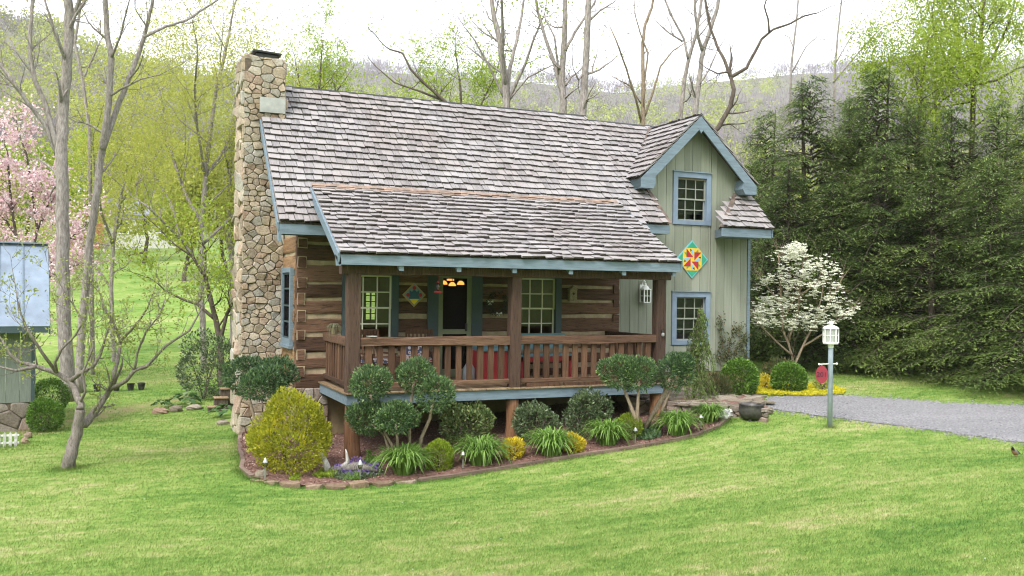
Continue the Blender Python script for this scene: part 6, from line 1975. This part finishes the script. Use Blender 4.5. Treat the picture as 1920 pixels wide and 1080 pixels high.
sr = MB().prism([(-4, -.42, 2.22), (.28, -.42, 2.22), (.28, 1.3, zr_), (-4, 1.3, zr_)], (0, .02, -.03)).prism([(-4, 3.0, 2.22), (.28, 3.0, 2.22), (.28, 1.3, zr_), (-4, 1.3, zr_)], (0, -.02, -.03)).build("roof", mr, shed)
for x_ in (-1.15, -.68, -.22):
    MB().bar((x_, -.42, 2.235), (x_, 1.3, zr_ + .012), .02, .05).build("seam", M["blue"], sr)
MB().bar((-4, 1.3, zr_ + .01), (.29, 1.3, zr_ + .01), .2, .03).build("ridge_cap", mr, sr)
MB().prism([(.26, -.40, 2.05), (.26, -.40, 2.2), (.26, 1.3, zr_ - .04), (.26, 3.0, 2.2), (.26, 3.0, 2.05), (.26, 1.3, zr_ - .22)], (.03, 0, 0)).build("barge_board", M["trim"], sr)
MB().box(-4, .25, -.41, -.38, 2.08, 2.2).build("fascia", M["trim"], sr)
# picket fence piece
p, k = place(22, 838)
M["oldwhite"] = m_plain("weathered_white", (.5, .49, .47, 1), .8, .25, 12)
pf = empty("picket_fence", tuple(p), "low white picket fence piece in front of the shed", "fence", None, -.05)
for j in range(-8, 1):
    x_ = j * .095 + .04
    MB().prism([(x_, 0, -.02), (x_ + .052, 0, -.02), (x_ + .052, 0, .24), (x_ + .026, 0, .29), (x_, 0, .24)], (0, .018, 0)).build("picket", M["oldwhite"], pf)
for z_ in (.06, .2): MB().box(-.76, .12, .019, .035, z_, z_ + .035).build("rail", M["white"], pf)
# rocks
def rock(px, py, wpx, hpx, label, mat, seed, flat=1.0, group=None):
    p, k = place(px, py)
    rng = np.random.default_rng(seed)
    mb = MB()
    n, m_ = 9, 5
    for i in range(m_ + 1):
        th_ = math.pi * .62 * i / m_
        for j in range(n):
            a_ = 2 * math.pi * j / n
            r_ = 1 + rng.normal(0, .1)
            mb.v.append((wpx * k / 2 * math.sin(th_) * math.cos(a_) * r_, wpx * k / 2 * .75 * math.sin(th_) * math.sin(a_) * r_, hpx * k * (.35 + .65 * math.cos(th_)) * (1 + rng.normal(0, .06))))
    for i in range(m_):
        for j in range(n):
            mb.f.append((i * n + j, (i + 1) * n + j, (i + 1) * n + (j + 1) % n, i * n + (j + 1) % n))
    o = mb.build("rock", mat, None)
    o.location = tuple(p)
    return tag(o, label, "rock", group)
rock(52, 822, 16, 12, "yellowish rock at the picket fence, upper of two", M["edgestone"], 411)
rock(46, 832, 14, 12, "yellowish rock touching the picket fence end, lower of two", M["edgestone"], 412)
rock(490, 896, 26, 15, "pale grey stone at the foot of the first solar light", M["flag"], 413)
rock(300, 776, 30, 12, "reddish flat rock on the grass, left of the hostas", M["edgestone"], 414)
rock(330, 772, 26, 12, "brown rock at the hosta bed's edge", M["flag"], 415)
rock(365, 768, 30, 10, "flat tan rock below the big evergreen bush", M["flag"], 416)
rock(418, 796, 26, 8, "flat brown rock under the chimney hosta", M["flag"], 417)
rock(1438, 776, 26, 14, "rough stone right of the iron cauldron", M["flag"], 418)
rock(700, 871, 22, 8, "low tan stone behind the purple flowers", M["edgestone"], 419)
# wooden steps by the chimney
p, k = place(408, 775)
st = empty("garden_steps", tuple(p), "weathered wooden steps half hidden left of the chimney", "steps")
for j in range(3):
    MB().box(-.18 + j * .17, .12 + j * .17, .25 + j * .25, .55 + j * .25, -.1, .10 + j * .19).build("riser", M["barkd"], st)
    MB().box(-.2 + j * .17, .14 + j * .17, .22 + j * .25, .57 + j * .25, .102 + j * .19, .13 + j * .19).build("tread", M["deckb"], st)
# black nursery pots
for i, (x, y, lab) in enumerate(((155, 735, "black nursery pot behind the magnolia, farthest left"), (182, 734, "black nursery pot behind the magnolia, second from left"), (218, 733, "black nursery pot behind the magnolia, third from left"), (245, 732, "black nursery pot behind the magnolia, fourth from left"), (265, 731, "upright black nursery pot nearest the house"))):
    p, k = place(x, y)
    o = MB().lathe([(.08, 0), (.115, .2), (.125, .2), (.125, .225), (.105, .225), (.08, .05)], n=14).build("nursery_pot", M["iron"], None, False)
    o.location = tuple(p); s_ = 15 * k / .25; o.scale = (s_, s_, s_)
    tag(o, lab, "pot", "nursery pots at the field edge")

# ------------------------------------------------------------------ edging of the bed
M["edgewood"] = m_wood("edging_timber", [(.1, (.09, .06, .05, 1)), (.45, (.2, .14, .115, 1)), (.8, (.33, .25, .21, 1))], "x", dark=.5)
ed = empty("bed_edging", (0, 0, 0), "low edging of tan flat stones and brown timber around the bed", "edging")
BP = np.array([tuple(b_) for b_ in BED])
seg = np.r_[0, np.cumsum(np.linalg.norm(np.diff(BP, axis=0), axis=1))]
def bedpt(s_): return np.array([np.interp(s_, seg, BP[:, 0]), np.interp(s_, seg, BP[:, 1])])
i_st, i_en = seg[4], seg[9] + .2
s_ = seg[0]
rng = random.Random(421)
while s_ < seg[-1]:
    if i_st <= s_ <= i_en:
        w_ = rng.uniform(.10, .42)
        a_, b_ = bedpt(s_), bedpt(min(s_ + w_, seg[-1]))
        c_ = (a_ + b_) / 2; d_ = (b_ - a_) / max(1e-6, np.linalg.norm(b_ - a_)); n_ = np.array([-d_[1], d_[0]])
        z_ = hz(*c_); c_ = c_ + n_ * rng.uniform(-.04, .04); q0 = rng.uniform(-.18, .18); d_ = d_ * math.cos(q0) + n_ * math.sin(q0); n_ = np.array([-d_[1], d_[0]])
        L2 = np.linalg.norm(b_ - a_) / 2 * .97
        dp = rng.uniform(.07, .13)
        ring_ = []
        for q_ in range(8):
            an = q_ * math.pi / 4 + .2
            x_, y_ = math.copysign(abs(math.cos(an)) ** .6, math.cos(an)) * L2 * rng.uniform(.72, 1.08), math.copysign(abs(math.sin(an)) ** .6, math.sin(an)) * dp * rng.uniform(.65, 1.2)
            ring_.append((c_[0] + d_[0] * x_ + n_[0] * y_, c_[1] + d_[1] * x_ + n_[1] * y_))
        h_ = rng.uniform(.02, .075)
        V = [(x_, y_, z_ - .03) for x_, y_ in ring_] + [(x_, y_, z_ + h_ + rng.uniform(-.018, .014)) for x_, y_ in ring_]
        MB().add(V, [tuple(range(8, 16))] + [(q_, (q_ + 1) % 8, 8 + (q_ + 1) % 8, 8 + q_) for q_ in range(8)]).build("stone", M["edgestone"], ed)
    else:
        w_ = .6
        a_, b_ = bedpt(s_), bedpt(min(s_ + w_ + .01, seg[-1]))
        if np.linalg.norm(b_ - a_) > .05:
            za, zb = hz(*a_), hz(*b_)
            MB().bar((a_[0], a_[1], za + .02), (b_[0], b_[1], zb + .02), .07, .075).build("timber", M["edgewood"], ed)
    s_ += w_

# driftwood
p, k = place(650, 893)
M["drift"] = m_bark("weathered_driftwood", (.05, .045, .04, 1), (.22, .2, .18, 1), 2.5)
dw = empty("driftwood", tuple(p), "grey twisted driftwood log with forked ends in the bed", "driftwood")
D = k * FPX; L_ = lambda x, y, dd=0: atD(x, y, D + dd) - p
MB().tube([L_(612, 892), L_(620, 884), L_(640, 879), L_(665, 876), L_(690, 878), L_(708, 884)], [.03, .075, .06, .085, .05, .02], 9).tube([L_(625, 890), L_(648, 884), L_(672, 888), L_(700, 892)], [.02, .05, .045, .012], 7).tube([L_(655, 880), L_(670, 870), L_(690, 872)], [.05, .035, .012], 6).build("log", M["drift"], dw, True)
MB().tube([L_(616, 890), L_(612, 872), L_(606, 856), L_(601, 847)], [.07, .06, .04, .015], 8).tube([L_(640, 878), L_(652, 866), L_(650, 850), L_(648, 842)], [.05, .035, .02, .006], 6).build("limb", m_bark("pale_driftwood", (.22, .2, .18, 1), (.5, .48, .45, 1), 2), dw, True)

# ------------------------------------------------------------------ flagstone landing and its dry wall
def atZ(x, y, z):
    d_ = ray(x, y)
    return CAM + d_ * (z - CAM[2]) / d_[2]
PZ = -.40
front = [atZ(x, y, PZ)[:2] for x, y in ((1178, 750), (1250, 752), (1330, 757), (1395, 760), (1440, 766))]
backp = [np.array(q_) for q_ in ((10.0, -1.4), (9.3, .3), (7.1, .3))]
poly = np.array(front + backp)
lp = MB().prism([(q_[0], q_[1], -1.2) for q_ in poly], (0, 0, 1.2 + PZ - .03)).build("landing", M["mulch"], None)
tag(lp, "flagstone landing at the right porch end", "landing", kind="structure")
lo, hi = poly.min(0), poly.max(0)
masonry(lp, (lo[0], lo[1], PZ - .03), (1, 0, 0), (0, 1, 0), (0, 0, 1), hi[0] - lo[0], hi[1] - lo[1], .36, .3, M["flag"], 431, .014, .018, "flagstone", keep=lambda u, v: bool(in_poly(np.array([[lo[0] + u, lo[1] + v]]), poly)[0]))
dwl = empty("dry_stone_wall", (front[2][0], front[2][1], PZ - .4), "low dry-stacked stone wall holding up the flagstone landing", "wall")
for i in range(len(front) - 1):
    A_, B_ = np.array(front[i]), np.array(front[i + 1])
    d_ = (B_ - A_); L = np.linalg.norm(d_); d_ /= L
    n_ = np.array([d_[1], -d_[0]])
    o3 = np.r_[A_ + n_ * .01, -1.0] - np.array(dwl.location)
    masonry(dwl, o3, np.r_[d_, 0], (0, 0, 1), np.r_[n_, 0], L, 1.0 + PZ + .0, .32, .10, M["greystone"], 440 + i, .008, .05)
# iron cauldron
p, k = place(1409, 787)
w_ = 49 * k / 2
cd_ = empty("iron_cauldron", tuple(p), "old black iron cauldron at the end of the flagstone landing", "cauldron")
hh = 30 * k
MB().lathe([(w_ * .45, 0), (w_ * .78, hh * .12), (w_ * .94, hh * .4), (w_ * .97, hh * .72), (w_ * .92, hh * .9), (w_ * 1.0, hh), (w_ * .93, hh), (w_ * .86, hh * .88), (w_ * .8, hh * .75)], n=28).build("bowl", M["iron"], cd_, True)
MB().lathe([(0.01, hh * .8), (w_ * .84, hh * .8)], n=20, cap=False).build("soil", M["mulch"], cd_)
for a_ in (-2.4, -.7):
    MB().tube([(w_ * .6 * math.cos(a_), w_ * .6 * math.sin(a_), .1), (w_ * .72 * math.cos(a_), w_ * .72 * math.sin(a_), -.05)], [.03, .02], 6).build("foot", M["iron"], cd_)
# tub planter under the deck's right end
p, k = place(1198, 768)
o = MB().lathe([(.16, 0), (.2, .26), (.22, .27), (.22, .31), (.19, .31), (.15, .1)], n=18).build("tub_planter", M["barkd"], None, True)
o.location = tuple(p); tag(o, "dark wooden tub planter under the right end of the deck", "planter")

# ------------------------------------------------------------------ solar path lights
M["silver"] = m_plain("brushed_silver", (.36, .36, .35, 1), .35, .1, 8, .5, .6)
for i, (x, y0, y1, lab) in enumerate(((497, 903, 858, "solar path light in front of the golden thuja"), (675, 906, 862, "solar path light beside the purple flowers"), (868, 884, 845, "solar path light between lime globe and daylilies"),
                                      (1037, 858, 822, "solar path light in front of the third daylily clump"), (1191, 834, 801, "solar path light in front of the right lime globe"), (1314, 808, 777, "solar path light between the last two daylily clumps"))):
    p, k = place(x, y0)
    h = (y0 - y1) * k
    e = empty("solar_light", tuple(p), lab, "light", "solar path lights along the bed")
    MB().tube([(0, 0, -.05), (0, 0, h * .62)], .011, 8).build("stake", M["silver"], e)
    MB().lathe([(.012, h * .6), (.036, h * .66), (.04, h * .80), (.036, h * .81)], n=12).build("lens", m_glass("light_lens", (.8, .8, .75, 1), .12) if i == 0 else bpy.data.materials["light_lens"], e)
    MB().lathe([(.044, h * .80), (.04, h * .84), (.025, h * .92), (.012, h * .97), (.004, h)], n=14).build("cap", M["silver"], e)

# ------------------------------------------------------------------ lamp post with house number
p, k = place(1556, 802)
lp_ = empty("lamp_post", tuple(p), "blue-grey lamp post with white lantern on the right lawn", "lamp post", None, -YAW)
u = k
M["postblue"] = m_plain("post_blue_paint", (.30, .355, .41, 1), .5, .12, 6)
MB().lathe([(4.7 * u, -.1), (4.7 * u, 145 * u), (4.4 * u, 155 * u)], n=14).build("post", M["postblue"], lp_, True)
MB().lathe([(5.0 * u, 150 * u), (5.4 * u, 157 * u)], n=14).lathe([(14 * u, 157 * u), (14.8 * u, 159 * u), (14.8 * u, 160.5 * u)], n=8).build("base", M["white"], lp_)
lf = MB()
for q_ in range(8):
    a_ = q_ * math.pi / 4 + math.pi / 8
    a2 = a_ + math.pi / 4
    R_ = 13.6 * u
    lf.tube([(R_ * math.cos(a_), R_ * math.sin(a_), 160 * u), (R_ * math.cos(a_), R_ * math.sin(a_), 186 * u)], 1.1 * u, 5)
    for z_ in (173, 185): lf.bar((R_ * math.cos(a_), R_ * math.sin(a_), z_ * u), (R_ * math.cos(a2), R_ * math.sin(a2), z_ * u), .8 * u, 1.2 * u)
lf.build("cage", M["white"], lp_)
MB().lathe([(12.6 * u, 160.5 * u), (12.6 * u, 186 * u)], n=8, cap=False).build("glass", m_leaf("frosted_glass", (.62, .64, .6, 1), (.7, .72, .68, 1), .6, .3), lp_)
MB().lathe([(15 * u, 185.5 * u), (14.6 * u, 187 * u), (11 * u, 190 * u), (4.5 * u, 192.5 * u), (3.5 * u, 193 * u), (3.5 * u, 195 * u), (6.5 * u, 196 * u), (5 * u, 197.5 * u), (1.2 * u, 200 * u)], n=16).build("cap", M["white"], lp_, True)
MB().tube([(-22 * u, -4 * u, 119 * u), (12 * u, 2 * u, 120 * u)], 1.1 * u, 6).lathe([(.5 * u, -2.2 * u), (2 * u, -1 * u), (2 * u, 1 * u), (.5 * u, 2.2 * u)], (-22.5 * u, -4 * u, 119 * u), 10).lathe([(.5 * u, -2.2 * u), (2 * u, -1 * u), (2 * u, 1 * u), (.5 * u, 2.2 * u)], (12.5 * u, 2 * u, 120 * u), 10).build("crossbar", M["white"], lp_)
sg = empty("number_sign", (p[0], p[1], p[2] + 101 * u), "red oval house number sign hanging from the lamp post", "sign", None, -YAW - .35)
sg.location = tuple(np.array(p) + _rt * (-17.5 * u) + np.array([0, 0, 100 * u]) - np.array([_fw[0], _fw[1], 0]) * .04)
MB().prism([(11 * u * math.cos(t_), 0, 16.5 * u * math.sin(t_)) for t_ in np.linspace(0, 2 * math.pi, 28, endpoint=False)], (0, .018, 0)).build("plate", m_plain("sign_red", (.25, .03, .05, 1), .5, .1), sg)
MB().tube([(0, .008, 16 * u), (0, .008, 20 * u)], .5 * u, 5).build("hanger", M["white"], sg)
to = link("lettering", DIGITS, sg, m_plain("sign_digit", (.05, .012, .03, 1), .6, .1))
to.scale = (12.5 * u,) * 3
to.location = (0, -.004, -.5 * u); to.rotation_euler = (math.pi / 2, 0, 0)

# ------------------------------------------------------------------ robin on the lawn
p, k = place(1903, 858)
rb = empty("robin", tuple(p), "small grey robin standing on the lawn at the right edge", "bird", None, math.pi - YAW + .5)
prof = [(-.10, .06, .012, .012), (-.065, .068, .026, .024), (-.03, .078, .042, .042), (.005, .09, .05, .052), (.035, .11, .044, .046), (.055, .135, .030, .032), (.066, .153, .027, .028), (.078, .167, .026, .025), (.092, .170, .019, .018), (.104, .168, .009, .008), (.122, .165, .002, .002)]
mb = MB(); n = 12
for (x_, z_, ry_, rz_) in prof:
    for q_ in range(n):
        a_ = 2 * math.pi * q_ / n
        mb.v.append((x_, ry_ * math.cos(a_), z_ + rz_ * math.sin(a_)))
for i in range(len(prof) - 1):
    for q_ in range(n):
        mb.f.append((i * n + q_, (i + 1) * n + q_, (i + 1) * n + (q_ + 1) % n, i * n + (q_ + 1) % n))
mb.add([(-.08, -.02, .072), (-.08, .02, .072), (-.185, .018, .038), (-.185, -.018, .038)], [(0, 1, 2, 3)])
for s2 in (-1, 1):
    mb.tube([(0.0, s2 * .018, .05), (-.01, s2 * .02, .025), (0.0, s2 * .02, 0)], [.006, .004, .003], 5)
    for dx_ in (.022, -.012): mb.tube([(0, s2 * .02, .002), (dx_, s2 * (.02 + .008), .001)], .002, 4)
m, nt, out = new_mat("robin_plumage")
tc_ = node(nt, "ShaderNodeTexCoord")
sx = node(nt, "ShaderNodeSeparateXYZ"); nt.links.new(tc_.outputs["Object"], sx.inputs[0])
back_c = ramp(nt, sx.outputs["X"], [(.0, (.17, .16, .16, 1)), (.045, (.19, .18, .175, 1)), (.06, (.02, .018, .018, 1)), (.102, (.02, .018, .018, 1)), (.106, (.4, .25, .05, 1))])
under = mathn(nt, "LESS_THAN", mathn(nt, "SUBTRACT", sx.outputs["Z"], mathn(nt, "MULTIPLY", sx.outputs["X"], .75)), .075)
finish(nt, out, mixc(nt, under, back_c, (.30, .15, .08, 1)), .8)
bod = mb.build("body", m, rb, True)
s_ = .9 * 24 * k / .19
bod.scale = (s_, s_, s_)
for s2 in (-1, 1):
    wg = MB().add([(.035, s2 * .040, .125), (.03, s2 * .047, .09), (-.03, s2 * .046, .065), (-.11, s2 * .02, .052), (-.06, s2 * .036, .098), (0, s2 * .045, .125)], [(0, 1, 2, 3, 4, 5)]).build("wing", m_plain("robin_wing", (.085, .08, .08, 1), .8, .25, 60), rb)
    wg.scale = (s_, s_, s_)

# ------------------------------------------------------------------ the air between here and the ridge
hb = MB().box(-1300, 1900, -300, 1900, -40, 420).mesh("haze")
m, nt, out = new_mat("thin_haze")
pv = node(nt, "ShaderNodeVolumePrincipled")
pv.inputs["Color"].default_value = (.93, .95, 1.0, 1)
pv.inputs["Density"].default_value = .00022
pv.inputs["Anisotropy"].default_value = .2
nt.links.new(pv.outputs[0], out.inputs["Volume"])
hz_o = link("haze", hb, None, m)
tag(hz_o, "thin pale spring haze over the valley", "haze", kind="stuff")
